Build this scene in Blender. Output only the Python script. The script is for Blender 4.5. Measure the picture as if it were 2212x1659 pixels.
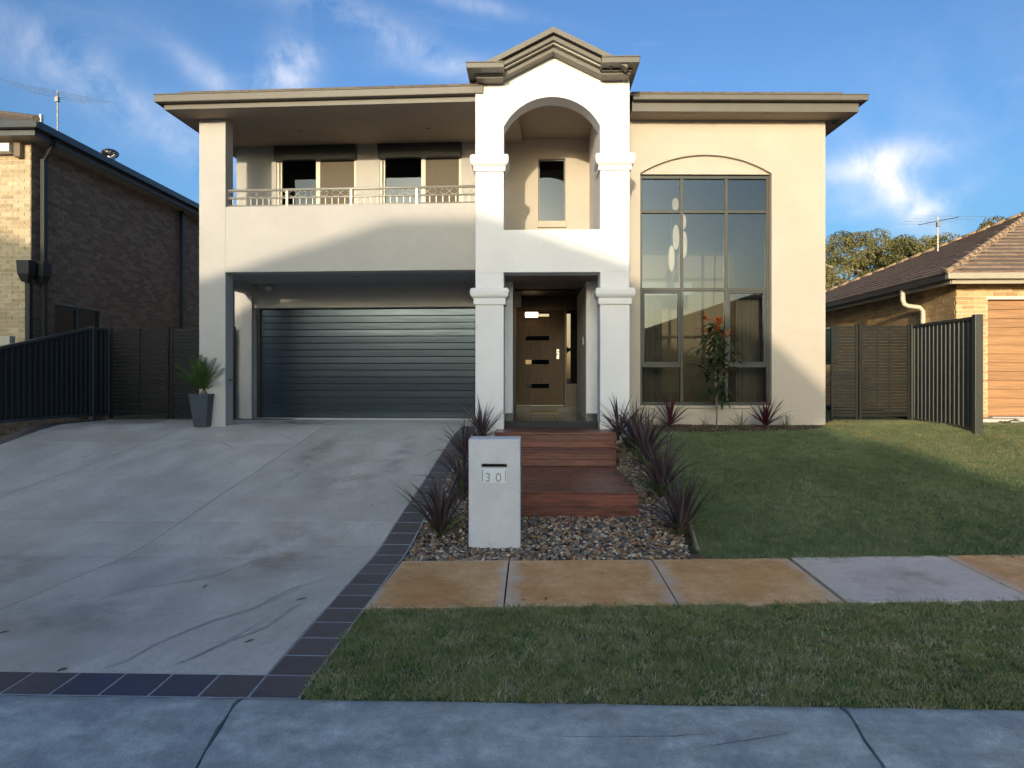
import bpy, bmesh, math, random
from math import sin, cos, tan, pi, radians, sqrt, atan2, hypot, exp
from mathutils import Vector, Matrix, Euler
from mathutils.geometry import tessellate_polygon

for o in list(bpy.data.objects):
    bpy.data.objects.remove(o)
SC = bpy.context.scene
COL = SC.collection
R = random.Random(7)

# ------------------------------------------------------------------ camera
EYE = 1.92
YAW = radians(1.75)
FPX = 1474.7            # focal length in the 2212 px wide measuring frame (24 mm on 36 mm)
PX0, PY0 = 1106.0, 815.0
cd = bpy.data.cameras.new('camera')
cam = bpy.data.objects.new('camera', cd)
COL.objects.link(cam)
cd.sensor_width = 36.0
cd.lens = 24.0
cd.shift_y = -(829.5 - PY0) / 2212.0
cd.clip_start = 0.05
cd.clip_end = 3000
cam.location = (0, 0, EYE)
cam.rotation_euler = (pi / 2, 0, YAW)
SC.camera = cam

# ------------------------------------------------------------------ sky and sun
SUN_AZ = radians(8.6)       # travels to the right of the depth axis
SUN_EL = radians(7.8)
SC.view_settings.view_transform = 'Standard'
SC.view_settings.look = 'None'
SC.view_settings.gamma = 1.0
SC.view_settings.use_curve_mapping = False
SC.view_settings.exposure = 0.78
W = bpy.data.worlds.new('World')
SC.world = W
W.use_nodes = True


def build_sky():
    nt = W.node_tree
    N, L = nt.nodes, nt.links
    N.clear()
    out = N.new('ShaderNodeOutputWorld')
    bg = N.new('ShaderNodeBackground')
    bg.inputs['Strength'].default_value = 0.15
    L.new(bg.outputs[0], out.inputs['Surface'])
    sky = N.new('ShaderNodeTexSky')
    sky.sky_type = 'NISHITA'
    sky.sun_disc = False
    sky.sun_elevation = SUN_EL
    sky.sun_rotation = pi + SUN_AZ
    sky.air_density = 1.0
    sky.dust_density = 4.0
    sky.ozone_density = 4.0
    tc = N.new('ShaderNodeTexCoord')

    def math1(op, a, b=None, clamp=False):
        n = N.new('ShaderNodeMath')
        n.operation = op
        n.use_clamp = clamp
        for i, v in enumerate((a, b)):
            if v is None:
                continue
            if isinstance(v, (int, float)):
                n.inputs[i].default_value = v
            else:
                L.new(v, n.inputs[i])
        return n.outputs[0]

    def dot(vec):
        n = N.new('ShaderNodeVectorMath')
        n.operation = 'DOT_PRODUCT'
        L.new(tc.outputs['Generated'], n.inputs[0])
        n.inputs[1].default_value = vec
        return n.outputs['Value']

    # streaky cirrus texture in direction space (same all over the sky)
    mp = N.new('ShaderNodeMapping')
    mp.inputs['Rotation'].default_value = (0.3, 0.9, 0.4)
    mp.inputs['Scale'].default_value = (2.2, 5.5, 9.0)
    L.new(tc.outputs['Generated'], mp.inputs['Vector'])
    no = N.new('ShaderNodeTexNoise')
    no.inputs['Scale'].default_value = 1.6
    no.inputs['Detail'].default_value = 9
    no.inputs['Roughness'].default_value = 0.62
    no.inputs['Distortion'].default_value = 0.8
    L.new(mp.outputs[0], no.inputs['Vector'])
    no2 = N.new('ShaderNodeTexNoise')
    no2.inputs['Scale'].default_value = 11
    no2.inputs['Detail'].default_value = 8
    no2.inputs['Roughness'].default_value = 0.6
    no2.inputs['Distortion'].default_value = .35
    L.new(tc.outputs['Generated'], no2.inputs['Vector'])
    n1 = no.outputs[0]
    fine = math1('MULTIPLY', math1('SUBTRACT', no2.outputs[0], 0.36), 2.9, True)

    def cloud(px, py, rx, ry, ang, amount):
        a, b = (px - PX0) / FPX, (PY0 - py) / FPX
        d = Vector((a * cos(YAW) - sin(YAW), a * sin(YAW) + cos(YAW), b)).normalized()
        e1 = Vector((0, 0, 1)).cross(d) * -1
        e1.normalize()
        e2 = d.cross(e1) * -1
        ca, sa = cos(radians(ang)), sin(radians(ang))
        u, v = e1 * ca + e2 * sa, e2 * ca - e1 * sa
        du = math1('DIVIDE', dot(u), rx / FPX)
        dv = math1('DIVIDE', dot(v), ry / FPX)
        r2 = math1('ADD', math1('MULTIPLY', du, du), math1('MULTIPLY', dv, dv))
        g = math1('EXPONENT', math1('MULTIPLY', r2, -1.0))
        front = math1('GREATER_THAN', dot(d), 0.0)
        return math1('MULTIPLY', math1('MULTIPLY', g, front), amount)

    total = math1('MULTIPLY', math1('SUBTRACT', n1, 0.55, True), 0.32)
    for c in ((622, 160, 70, 42, 60, 1.1), (450, 165, 60, 24, -30, .45), (1895, 352, 100, 28, 6, 1.15), (1945, 415, 95, 30, -52, 1.15), (2020, 446, 60, 16, 25, .6), (1850, 440, 80, 40, 0, .35),
              (300, 240, 240, 45, -25, .5), (820, 60, 280, 30, -18, .5), (1000, 150, 200, 24, -5, .22), (2080, 250, 240, 160, 0, .10), (1030, 10, 150, 14, -10, .3), (100, 90, 160, 60, 20, .14)):
        total = math1('ADD', total, math1('MULTIPLY', cloud(*c), fine))
    total = math1('MULTIPLY', total, 1.0, True)
    hs = N.new('ShaderNodeHueSaturation')
    hs.inputs['Saturation'].default_value = .92
    gm = N.new('ShaderNodeGamma')
    gm.inputs[1].default_value = 1.35
    L.new(sky.outputs[0], gm.inputs[0])
    tn = N.new('ShaderNodeVectorMath')
    tn.operation = 'MULTIPLY'
    tn.inputs[1].default_value = (.955, 1.0, .905)
    L.new(gm.outputs[0], tn.inputs[0])
    L.new(tn.outputs[0], hs.inputs['Color'])
    mix = N.new('ShaderNodeMix')
    mix.data_type = 'RGBA'
    L.new(total, mix.inputs[0])
    L.new(hs.outputs[0], mix.inputs[6])
    mix.inputs[7].default_value = (4.2, 4.3, 4.6, 1)
    L.new(mix.outputs[2], bg.inputs['Color'])
    W['cloud_mix'] = 'sky'


build_sky()
sd = bpy.data.lights.new('sun', 'SUN')
sd.energy = 2.05
sd.angle = radians(0.53)
sd.color = (1.0, 0.85, 0.62)
sun = bpy.data.objects.new('sun', sd)
COL.objects.link(sun)
sun.rotation_euler = Vector((sin(SUN_AZ) * cos(SUN_EL), cos(SUN_AZ) * cos(SUN_EL), -sin(SUN_EL))).to_track_quat('-Z', 'Y').to_euler()
sun.location = (-10, -40, 20)

# ------------------------------------------------------------------ measuring helpers


def ray(px, py):
    a, b = (px - PX0) / FPX, (PY0 - py) / FPX
    return Vector((a * cos(YAW) - sin(YAW), a * sin(YAW) + cos(YAW), b))


def proj(p):
    x, y, z = p[0], p[1], p[2] - EYE
    zc = -x * sin(YAW) + y * cos(YAW)
    if zc < 0.1:
        return None
    xc = x * cos(YAW) + y * sin(YAW)
    return PX0 + FPX * xc / zc, PY0 - FPX * z / zc, zc


PROFILE = [(-60, 1.2), (-16, 1.0), (-7.5, 0.0), (-5.4, -.15), (3.3, -.15), (3.5, -.12), (3.9, -.005), (4.05, 0), (5.6, .035), (6.95, .07), (7.3, .11), (12.0, .98), (12.5, 1.04), (400, 1.04)]


def G(y):
    for (a, b), (c, d) in zip(PROFILE, PROFILE[1:]):
        if y <= c:
            return b + (d - b) * max(0.0, y - a) / (c - a)
    return PROFILE[-1][1]


def ground(px, py):
    r = ray(px, py)
    lo, hi = 1.0, 60.0
    for _ in range(60):
        m = (lo + hi) / 2
        if EYE + r.z * m > G(r.y * m):
            lo = m
        else:
            hi = m
    return Vector((r.x * m, r.y * m, G(r.y * m)))


class Frame:
    """A wing of the house: u runs along its front, d goes into the depth."""

    def __init__(s, ox, oy, deg):
        s.o = Vector((ox, oy, 0))
        s.a = radians(deg)
        s.ux = Vector((cos(s.a), sin(s.a), 0))
        s.n = Vector((-sin(s.a), cos(s.a), 0))

    def P(s, u, d, z):
        return s.o + s.ux * u + s.n * d + Vector((0, 0, z))

    def pix(s, px, py, d=0.0):
        r = ray(px, py)
        t = (s.o.dot(s.n) + d) / r.dot(s.n)
        p = r * t
        return (p - s.o).dot(s.ux), EYE + p.z

    def u(s, px, d=0.0):
        return s.pix(px, 815, d)[0]

    def z(s, px, py, d=0.0):
        return s.pix(px, py, d)[1]


FL = Frame(-5.87, 12.356, -2.0)
FT = Frame(0.0, 11.6, 0.0)
FR = Frame(1.8, 12.66, 2.2)
FW = Frame(0, 0, 0)

ORG = {}


def thing(name, loc, label, cat, group=None):
    o = bpy.data.objects.new(name, None)
    o.empty_display_size = 0.2
    COL.objects.link(o)
    o.location = loc
    ORG[o.name] = Vector(loc)
    o['label'] = label
    o['category'] = cat
    if group:
        o['group'] = group
    return o


def tag(o, label, cat, group=None):
    o['label'] = label
    o['category'] = cat
    if group:
        o['group'] = group
    return o


def link(name, me, mats, parent=None, at=None, rot=None, scale=None, kind=None):
    o = bpy.data.objects.new(name, me)
    COL.objects.link(o)
    if mats is not None and len(me.materials) == 0:
        for m in (mats if isinstance(mats, (list, tuple)) else [mats]):
            me.materials.append(m)
    base = ORG[parent.name] if parent is not None else Vector((0, 0, 0))
    at = Vector(at) if at is not None else (base.copy() if parent is not None else Vector((0, 0, 0)))
    if parent is not None:
        o.parent = parent
    o.location = at - base
    ORG[o.name] = at
    if rot is not None:
        o.rotation_euler = rot
    if scale is not None:
        o.scale = scale
    if kind:
        o['kind'] = kind
    return o


class MB:
    def __init__(s, frame=None):
        s.v, s.f, s.mi, s.fr = [], [], [], frame or FW
        s.smooth = False

    def add(s, verts, faces, mi=0):
        b = len(s.v)
        s.v += [tuple(v) for v in verts]
        s.f += [tuple(i + b for i in f) for f in faces]
        s.mi += [mi] * len(faces)
        return s

    def box(s, u0, u1, d0, d1, z0, z1, mi=0, fr=None):
        P = (fr or s.fr).P
        if u0 > u1: u0, u1 = u1, u0
        if d0 > d1: d0, d1 = d1, d0
        if z0 > z1: z0, z1 = z1, z0
        v = [P(u, d, z) for z in (z0, z1) for d in (d0, d1) for u in (u0, u1)]
        return s.add(v, [(0, 2, 3, 1), (4, 5, 7, 6), (0, 1, 5, 4), (2, 6, 7, 3), (0, 4, 6, 2), (1, 3, 7, 5)], mi)

    def extrude(s, outer, holes, d0, d1, mi=0, fr=None):
        """outline in (u, z), with holes, given thickness d0..d1"""
        P = (fr or s.fr).P
        loops = [list(outer)] + [list(h) for h in holes]
        tris = tessellate_polygon([[Vector((u, z, 0)) for u, z in lp] for lp in loops])
        flat = [q for lp in loops for q in lp]
        n = len(flat)
        v = [P(u, d0, z) for u, z in flat] + [P(u, d1, z) for u, z in flat]
        f = [tuple(t) for t in tris] + [tuple(i + n for i in reversed(t)) for t in tris]
        b = 0
        for lp in loops:
            k = len(lp)
            for i in range(k):
                j = (i + 1) % k
                f.append((b + i, b + j, b + j + n, b + i + n))
            b += k
        return s.add(v, f, mi)

    def tube(s, pts, r, n=8, mi=0, cap=True):
        pts = [Vector(p) for p in pts]
        rs = r if isinstance(r, (list, tuple)) else [r] * len(pts)
        rings = []
        for i, p in enumerate(pts):
            t = (pts[min(i + 1, len(pts) - 1)] - pts[max(i - 1, 0)]).normalized()
            a = t.orthogonal().normalized() if i == 0 else (rings[-1][1] - t * rings[-1][1].dot(t)).normalized()
            rings.append((p, a, t.cross(a), rs[i]))
        v = []
        for p, a, b, q in rings:
            for k in range(n):
                w = 2 * pi * k / n
                v.append(p + (a * cos(w) + b * sin(w)) * q)
        f = []
        for i in range(len(pts) - 1):
            for k in range(n):
                k2 = (k + 1) % n
                f.append((i * n + k, i * n + k2, (i + 1) * n + k2, (i + 1) * n + k))
        if cap:
            f.append(tuple(range(n))[::-1])
            f.append(tuple(range((len(pts) - 1) * n, len(pts) * n)))
        return s.add(v, f, mi)

    def lathe(s, c, prof, n=24, mi=0):
        c = Vector(c)
        v = [c + Vector((r * cos(2 * pi * k / n), r * sin(2 * pi * k / n), z)) for r, z in prof for k in range(n)]
        f = []
        for i in range(len(prof) - 1):
            for k in range(n):
                k2 = (k + 1) % n
                f.append((i * n + k, i * n + k2, (i + 1) * n + k2, (i + 1) * n + k))
        f.append(tuple(range(n))[::-1])
        f.append(tuple(range((len(prof) - 1) * n, len(prof) * n)))
        return s.add(v, f, mi)

    def mesh(s, name, org=Vector((0, 0, 0)), fix=True):
        me = bpy.data.meshes.new(name)
        me.from_pydata([tuple(Vector(v) - org) for v in s.v], [], s.f)
        me.polygons.foreach_set('material_index', s.mi)
        if fix:
            bm = bmesh.new()
            bm.from_mesh(me)
            bmesh.ops.recalc_face_normals(bm, faces=bm.faces)
            bm.to_mesh(me)
            bm.free()
        if s.smooth:
            me.polygons.foreach_set('use_smooth', [True] * len(me.polygons))
        me.update()
        return me

    def build(s, name, mats, parent=None, bevel=0.0, at=None, kind=None, fix=True):
        org = Vector(at) if at is not None else (ORG[parent.name] if parent is not None else Vector((0, 0, 0)))
        o = link(name, s.mesh(name, org, fix), mats, parent, org, kind=kind)
        if bevel:
            m = o.modifiers.new('bevel', 'BEVEL')
            m.width = bevel
            m.segments = 2
            m.limit_method = 'ANGLE'
            m.angle_limit = radians(40)
        return o


# ------------------------------------------------------------------ materials
MATS = {}


def mat(name, col, rough=.6, metal=0.0, var=.1, scale=4.0, stretch=(1, 1, 1), col2=None, ramp=(.35, .65), rand=0.0, bump=0.0, bscale=120.0, bstretch=(1, 1, 1), spec=.5, coat=0.0,
        patch=None, pscale=.8, pramp=(.5, .7), rvar=0.0, speck=0.0, sscale=160.0):
    if name in MATS:
        return MATS[name]
    m = bpy.data.materials.new(name)
    m.use_nodes = True
    nt = m.node_tree
    N, L = nt.nodes, nt.links
    bs = N['Principled BSDF']
    tc = N.new('ShaderNodeTexCoord')
    oi = N.new('ShaderNodeObjectInfo')
    mul = N.new('ShaderNodeMath')
    mul.operation = 'MULTIPLY'
    mul.inputs[1].default_value = 37.0
    L.new(oi.outputs['Random'], mul.inputs[0])
    off = N.new('ShaderNodeVectorMath')
    off.operation = 'ADD'
    L.new(tc.outputs['Object'], off.inputs[0])
    L.new(mul.outputs[0], off.inputs[1])
    vec = off.outputs[0]

    def noise(sc, st, det=6, ro=.6):
        mp = N.new('ShaderNodeMapping')
        mp.inputs['Scale'].default_value = st
        L.new(vec, mp.inputs['Vector'])
        n = N.new('ShaderNodeTexNoise')
        n.inputs['Scale'].default_value = sc
        n.inputs['Detail'].default_value = det
        n.inputs['Roughness'].default_value = ro
        L.new(mp.outputs[0], n.inputs['Vector'])
        return n.outputs[0]

    def rampf(x, a, b):
        r = N.new('ShaderNodeMapRange')
        r.inputs['From Min'].default_value = a
        r.inputs['From Max'].default_value = b
        L.new(x, r.inputs['Value'])
        return r.outputs[0]

    def mixc(f, a, b):
        x = N.new('ShaderNodeMix')
        x.data_type = 'RGBA'
        if isinstance(f, float):
            x.inputs[0].default_value = f
        else:
            L.new(f, x.inputs[0])
        for i, c in ((6, a), (7, b)):
            if isinstance(c, (tuple, list)):
                x.inputs[i].default_value = (*c[:3], 1)
            else:
                L.new(c, x.inputs[i])
        return x.outputs[2]

    c0 = tuple(max(0, c * (1 - var)) for c in col)
    c1 = col2 if col2 else tuple(min(1, c * (1 + var)) for c in col)
    nn = noise(scale, stretch)
    c = mixc(rampf(nn, *ramp), c0, c1)
    if patch:
        c = mixc(rampf(noise(pscale, (1, 1, 1), 5, .65), *pramp), c, patch)
    if speck:
        v1, v2 = noise(sscale, (1, 1, 1), 3, .7), noise(sscale * .12, (1, 1, 1), 6, .75)
        for vv, am in ((v1, speck), (v2, speck * .8)):
            mr = N.new('ShaderNodeMapRange')
            mr.inputs['From Min'].default_value = .3
            mr.inputs['From Max'].default_value = .7
            mr.inputs['To Min'].default_value = 1 - am
            mr.inputs['To Max'].default_value = 1 + am
            L.new(vv, mr.inputs['Value'])
            vm = N.new('ShaderNodeVectorMath')
            vm.operation = 'SCALE'
            L.new(c, vm.inputs[0])
            L.new(mr.outputs[0], vm.inputs['Scale'])
            c = vm.outputs[0]
    if rand:
        hs = N.new('ShaderNodeHueSaturation')
        r = N.new('ShaderNodeMapRange')
        r.inputs['To Min'].default_value = 1 - rand
        r.inputs['To Max'].default_value = 1 + rand
        L.new(oi.outputs['Random'], r.inputs['Value'])
        L.new(r.outputs[0], hs.inputs['Value'])
        L.new(c, hs.inputs['Color'])
        c = hs.outputs[0]
    L.new(c, bs.inputs['Base Color'])
    bs.inputs['Roughness'].default_value = rough
    if rvar:
        r = N.new('ShaderNodeMapRange')
        r.inputs['To Min'].default_value = max(.02, rough - rvar)
        r.inputs['To Max'].default_value = min(1, rough + rvar)
        r.inputs['From Min'].default_value = .3
        r.inputs['From Max'].default_value = .7
        L.new(nn, r.inputs['Value'])
        L.new(r.outputs[0], bs.inputs['Roughness'])
    bs.inputs['Metallic'].default_value = metal
    bs.inputs['Specular IOR Level'].default_value = spec
    bs.inputs['Coat Weight'].default_value = coat
    if bump:
        b = N.new('ShaderNodeBump')
        b.inputs['Strength'].default_value = bump
        b.inputs['Distance'].default_value = .01
        L.new(noise(bscale, bstretch, 4, .6), b.inputs['Height'])
        L.new(b.outputs[0], bs.inputs['Normal'])
    m['bsdf'] = bs.name
    MATS[name] = m
    return m


def glass(name, tint, refl, rough=0.0, gcol=(1, 1, 1)):
    m = bpy.data.materials.new(name)
    m.use_nodes = True
    N, L = m.node_tree.nodes, m.node_tree.links
    N.clear()
    out = N.new('ShaderNodeOutputMaterial')
    mx = N.new('ShaderNodeMixShader')
    tr = N.new('ShaderNodeBsdfTransparent')
    tr.inputs[0].default_value = (*tint, 1)
    gl = N.new('ShaderNodeBsdfGlossy')
    gl.inputs['Roughness'].default_value = rough
    gl.inputs['Color'].default_value = (*gcol, 1)
    fr = N.new('ShaderNodeFresnel')
    fr.inputs[0].default_value = 1.5
    ad = N.new('ShaderNodeMath')
    ad.use_clamp = True
    ad.inputs[1].default_value = refl
    L.new(fr.outputs[0], ad.inputs[0])
    L.new(ad.outputs[0], mx.inputs[0])
    L.new(tr.outputs[0], mx.inputs[1])
    L.new(gl.outputs[0], mx.inputs[2])
    L.new(mx.outputs[0], out.inputs['Surface'])
    return m


def emit(name, col, s):
    m = bpy.data.materials.new(name)
    m.use_nodes = True
    bs = m.node_tree.nodes['Principled BSDF']
    bs.inputs['Base Color'].default_value = (.8, .75, .65, 1)
    bs.inputs['Emission Color'].default_value = (*col, 1)
    bs.inputs['Emission Strength'].default_value = s
    return m


def foliage(name, c1, c2, rough=.5, wscale=.6, rand=.25, c3=None):
    """leaf colour: per-instance random mixed with a broad world-space drift"""
    m = bpy.data.materials.new(name)
    m.use_nodes = True
    N, L = m.node_tree.nodes, m.node_tree.links
    bs = N['Principled BSDF']
    ge = N.new('ShaderNodeNewGeometry')
    oi = N.new('ShaderNodeObjectInfo')
    no = N.new('ShaderNodeTexNoise')
    no.inputs['Scale'].default_value = wscale
    no.inputs['Detail'].default_value = 5
    no.inputs['Roughness'].default_value = .65
    L.new(ge.outputs['Position'], no.inputs['Vector'])
    mr = N.new('ShaderNodeMapRange')
    mr.inputs['From Min'].default_value = .35
    mr.inputs['From Max'].default_value = .65
    L.new(no.outputs[0], mr.inputs['Value'])
    ad = N.new('ShaderNodeMath')
    ad.operation = 'MULTIPLY_ADD'
    ad.use_clamp = True
    L.new(oi.outputs['Random'], ad.inputs[0])
    ad.inputs[1].default_value = rand * 2
    sub = N.new('ShaderNodeMath')
    sub.operation = 'SUBTRACT'
    L.new(mr.outputs[0], sub.inputs[0])
    sub.inputs[1].default_value = rand
    L.new(sub.outputs[0], ad.inputs[2])
    mx = N.new('ShaderNodeMix')
    mx.data_type = 'RGBA'
    L.new(ad.outputs[0], mx.inputs[0])
    mx.inputs[6].default_value = (*c1, 1)
    mx.inputs[7].default_value = (*c2, 1)
    L.new(mx.outputs[2], bs.inputs['Base Color'])
    bs.inputs['Roughness'].default_value = rough
    bs.inputs['Specular IOR Level'].default_value = .35
    # thin leaves let some light through
    out = N['Material Output']
    tl = N.new('ShaderNodeBsdfTranslucent')
    L.new(mx.outputs[2], tl.inputs['Color'])
    ms = N.new('ShaderNodeMixShader')
    ms.inputs[0].default_value = .22
    L.new(bs.outputs[0], ms.inputs[1])
    L.new(tl.outputs[0], ms.inputs[2])
    L.new(ms.outputs[0], out.inputs['Surface'])
    return m


STUCCO_L = mat('cream_render', (.462, .433, .408), .92, var=.035, scale=1.3, speck=.03, sscale=50, patch=(.43, .403, .38), pscale=.5, pramp=(.5, .8), bump=.25, bscale=160, spec=.2)
STUCCO_T = mat('white_render', (.82, .785, .775), .92, var=.025, scale=1.3, speck=.025, sscale=50, patch=(.77, .73, .735), pscale=.5, pramp=(.5, .8), bump=.25, bscale=160, spec=.2)
STUCCO_R = mat('sand_render', (.51, .445, .375), .92, var=.035, scale=1.3, speck=.03, sscale=50, patch=(.475, .415, .345), pscale=.5, pramp=(.5, .8), bump=.25, bscale=160, spec=.2)
TRIM = mat('gutter_grey_beige', (.138, .123, .103), .45, var=.05, scale=3, spec=.4)
SOFFIT = mat('soffit_taupe', (.30, .24, .19), .8, var=.04, scale=2)
TILE_MAIN = mat('roof_tile_brown', (.16, .115, .09), .75, var=.2, scale=9, rand=.15, bump=.3, bscale=60)
DARKMETAL = mat('charcoal_frame', (.035, .04, .045), .4, var=.1, scale=5)
FRAME_GREY = mat('window_frame_grey', (.055, .056, .048), .45, var=.06, scale=5, metal=.3)
CREAM_FRAME = mat('cream_frame', (.62, .57, .46), .5, var=.04)
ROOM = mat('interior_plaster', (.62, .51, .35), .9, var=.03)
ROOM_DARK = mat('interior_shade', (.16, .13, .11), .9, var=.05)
CARPET = mat('interior_floor', (.25, .2, .15), .9, var=.1)
GLASS_BIG = glass('tinted_glass', (.40, .42, .42), .055, gcol=(.82, .92, 1.0))
GLASS_DARK = glass('dark_glass', (.25, .25, .25), .0, gcol=(.8, .85, .95))
FLYSCREEN = mat('brown_flyscreen', (.10, .075, .05), .7, var=.1, scale=30)
CHROME = mat('chrome', (.5, .5, .5), .3, metal=1.0, var=.02)
WHITEPL = mat('white_plastic', (.75, .75, .72), .4, var=.03)

# ================================================================== SETTING
def sheet(poly, dz, name, m, kind='structure', parent=None, step=.35, gx=None, thick=0.0, zf=None):
    """flat polygon in plan, draped on the ground profile"""
    bm = bmesh.new()
    bm.faces.new([bm.verts.new((x, y, 0)) for x, y in poly])
    ys = [p[1] for p in poly]
    y = min(ys)
    cuts = [k[0] for k in PROFILE if min(ys) < k[0] < max(ys)]
    k = min(ys) + step
    while k < max(ys):
        cuts.append(k)
        k += step
    for c in cuts:
        bmesh.ops.bisect_plane(bm, geom=bm.verts[:] + bm.edges[:] + bm.faces[:], plane_co=(0, c, 0), plane_no=(0, 1, 0))
    if gx:
        xs = [p[0] for p in poly]
        k = min(xs) + gx
        while k < max(xs):
            bmesh.ops.bisect_plane(bm, geom=bm.verts[:] + bm.edges[:] + bm.faces[:], plane_co=(k, 0, 0), plane_no=(1, 0, 0))
            k += gx
    for v in bm.verts:
        v.co.z = (zf(v.co.x, v.co.y) if zf else G(v.co.y)) + dz
    bmesh.ops.recalc_face_normals(bm, faces=bm.faces)
    if sum(f.normal.z for f in bm.faces) < 0:
        bmesh.ops.reverse_faces(bm, faces=bm.faces)
    if thick:
        r = bmesh.ops.extrude_face_region(bm, geom=bm.faces[:])
        # new faces become the top; push the originals down
        top = [g for g in r['geom'] if isinstance(g, bmesh.types.BMVert)]
        tops = set(top)
        for v in bm.verts:
            if v not in tops:
                v.co.z -= thick
        bmesh.ops.recalc_face_normals(bm, faces=bm.faces)
    org = ORG[parent.name] if parent is not None else Vector((0, 0, 0))
    for v in bm.verts:
        v.co -= org
    me = bpy.data.meshes.new(name)
    bm.to_mesh(me)
    bm.free()
    return link(name, me, m, parent, org, kind=kind)


SOIL = mat('bare_soil', (.10, .075, .05), .95, var=.3, scale=5, bump=.6, bscale=30)
SOIL_DRY = mat('dry_soil', (.14, .10, .06), .95, var=.35, scale=7, bump=.8, bscale=25)
sheet([(-400, -300), (400, -300), (400, 900), (-400, 900)], -.07, 'ground', mat('far_ground', (.07, .08, .04), .95, var=.3, scale=.2), step=200, zf=lambda x, y: G(y) - (.5 if 6.9 < y < 12.2 else 0))
ASPHALT = mat('asphalt', (.05, .05, .052), .85, var=.25, scale=30, bump=.4, bscale=200)
sheet([(-60, -5.2), (60, -5.2), (60, 3.3), (-60, 3.3)], .006, 'road', ASPHALT, step=4)

# kerb: a rollover kerb cast in lengths with open joints
KERB = mat('kerb_concrete', (.43, .445, .44), .55, speck=.22, sscale=130, var=.26, scale=6, stretch=(.6, 1.2, 1), bump=.35, bscale=90, patch=(.27, .29, .32), pscale=2.6, pramp=(.46, .72), rvar=.12)
kerb = sheet([(-30, 2.7), (30, 2.7), (30, 4.02), (-30, 4.02)], -.035, 'kerb_bed', SOIL)
del kerb['kind']
kerb.name = 'kerb'
kerb['kind'] = 'structure'
ORG['kerb'] = Vector((0, 0, 0))
KP = [(2.75, -.140), (3.0, -.152), (3.25, -.146), (3.42, -.118), (3.58, -.075), (3.74, -.032), (3.86, -.008), (3.95, .004), (4.0, .005), (4.035, -.004), (4.035, -.2), (2.75, -.25)]


def kerb_piece(x0, x1, seed):
    r = random.Random(seed)
    n = max(8, int((x1 - x0) / .16))
    xs = [x0 + (x1 - x0) * i / n for i in range(n + 1)]
    v, f = [], []
    k = len(KP)
    for i, x in enumerate(xs):
        for j, (y, z) in enumerate(KP):
            jx = 0
            if i in (0, n):
                jx = (r.random() - .5) * .022
            jz = (r.random() - .5) * .003 if 2 < j < 9 else 0
            v.append((x + jx, y + (r.random() - .5) * (.012 if j in (8, 9) else .004), z + jz))
    for i in range(n):
        for j in range(k):
            j2 = (j + 1) % k
            f.append((i * k + j, i * k + j2, (i + 1) * k + j2, (i + 1) * k + j))
    f.append(tuple(range(k)))
    f.append(tuple(range(n * k, n * k + k))[::-1])
    mb = MB()
    mb.add(v, f)
    mb.smooth = True
    o = mb.build('kerb_slab', KERB, kerb, at=(x0, 3.5, 0))
    m = o.modifiers.new('edge', 'EDGE_SPLIT')
    m.split_angle = radians(45)
    return o


JX = [-12.45, -8.88, -5.31, -1.745, 1.79, 5.36, 8.93, 12.5]
for i in range(len(JX) - 1):
    kerb_piece(JX[i] + (.012 if i != 3 else .014), JX[i + 1] - .008, 50 + i)
# scrape marks on the kerb
SCRAPE = mat('scrape_mark', (.19, .20, .22), .7, var=.3, scale=20)


def kerb_z(y):
    for (a, b), (c, d) in zip(KP, KP[1:]):
        if a <= y <= c:
            return b + (d - b) * (y - a) / (c - a)
    return 0


def mark(pts, w, m, parent, lift, zf, name='stain'):
    """a thin tapered worn line lying on a surface"""
    mb = MB()
    n = len(pts)
    v = []
    for i, p in enumerate(pts):
        a = Vector(pts[min(i + 1, n - 1)]) - Vector(pts[max(i - 1, 0)])
        q = Vector((-a.y, a.x)).normalized() * w * .75 * (.25 + .75 * sin(pi * (i + .3) / (n - .4))) * R.uniform(.7, 1.3)
        for sg in (-1, 1):
            x, y = p[0] + q.x * sg, p[1] + q.y * sg
            v.append((x, y, zf(y) + lift))
    f = [(2 * i, 2 * i + 1, 2 * i + 3, 2 * i + 2) for i in range(n - 1)]
    mb.add(v, f)
    return mb.build(name, m, parent)


def lerp_pts(p, n=14, wob=.01):
    out = []
    for (a, b) in zip(p, p[1:]):
        for i in range(n):
            t = i / n
            out.append((a[0] + (b[0] - a[0]) * t + R.uniform(-wob, wob), a[1] + (b[1] - a[1]) * t + R.uniform(-wob, wob)))
    out.append(p[-1])
    return out


mark(lerp_pts([(.88, 3.66), (1.1, 3.705), (1.4, 3.77)], 8, .002), .005, SCRAPE, kerb, .004, kerb_z, 'scrape')
mark(lerp_pts([(.1, 3.72), (.7, 3.73), (1.0, 3.76)], 8, .003), .004, SCRAPE, kerb, .004, kerb_z, 'scrape')

# driveway: inner edge of the tile border, measured on the ground
EDGE = [(-1.705, 4.335), (-1.69, 5.2), (-1.655, 6.577), (-1.585, 8.1), (-1.50, 9.3), (-1.41, 10.98), (-1.34, 11.9), (-1.30, 12.25)]


def edge_x(y):
    for (a, b), (c, d) in zip(EDGE, EDGE[1:]):
        if y <= d:
            return a + (c - a) * (y - b) / (d - b)
    return EDGE[-1][0]


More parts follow.
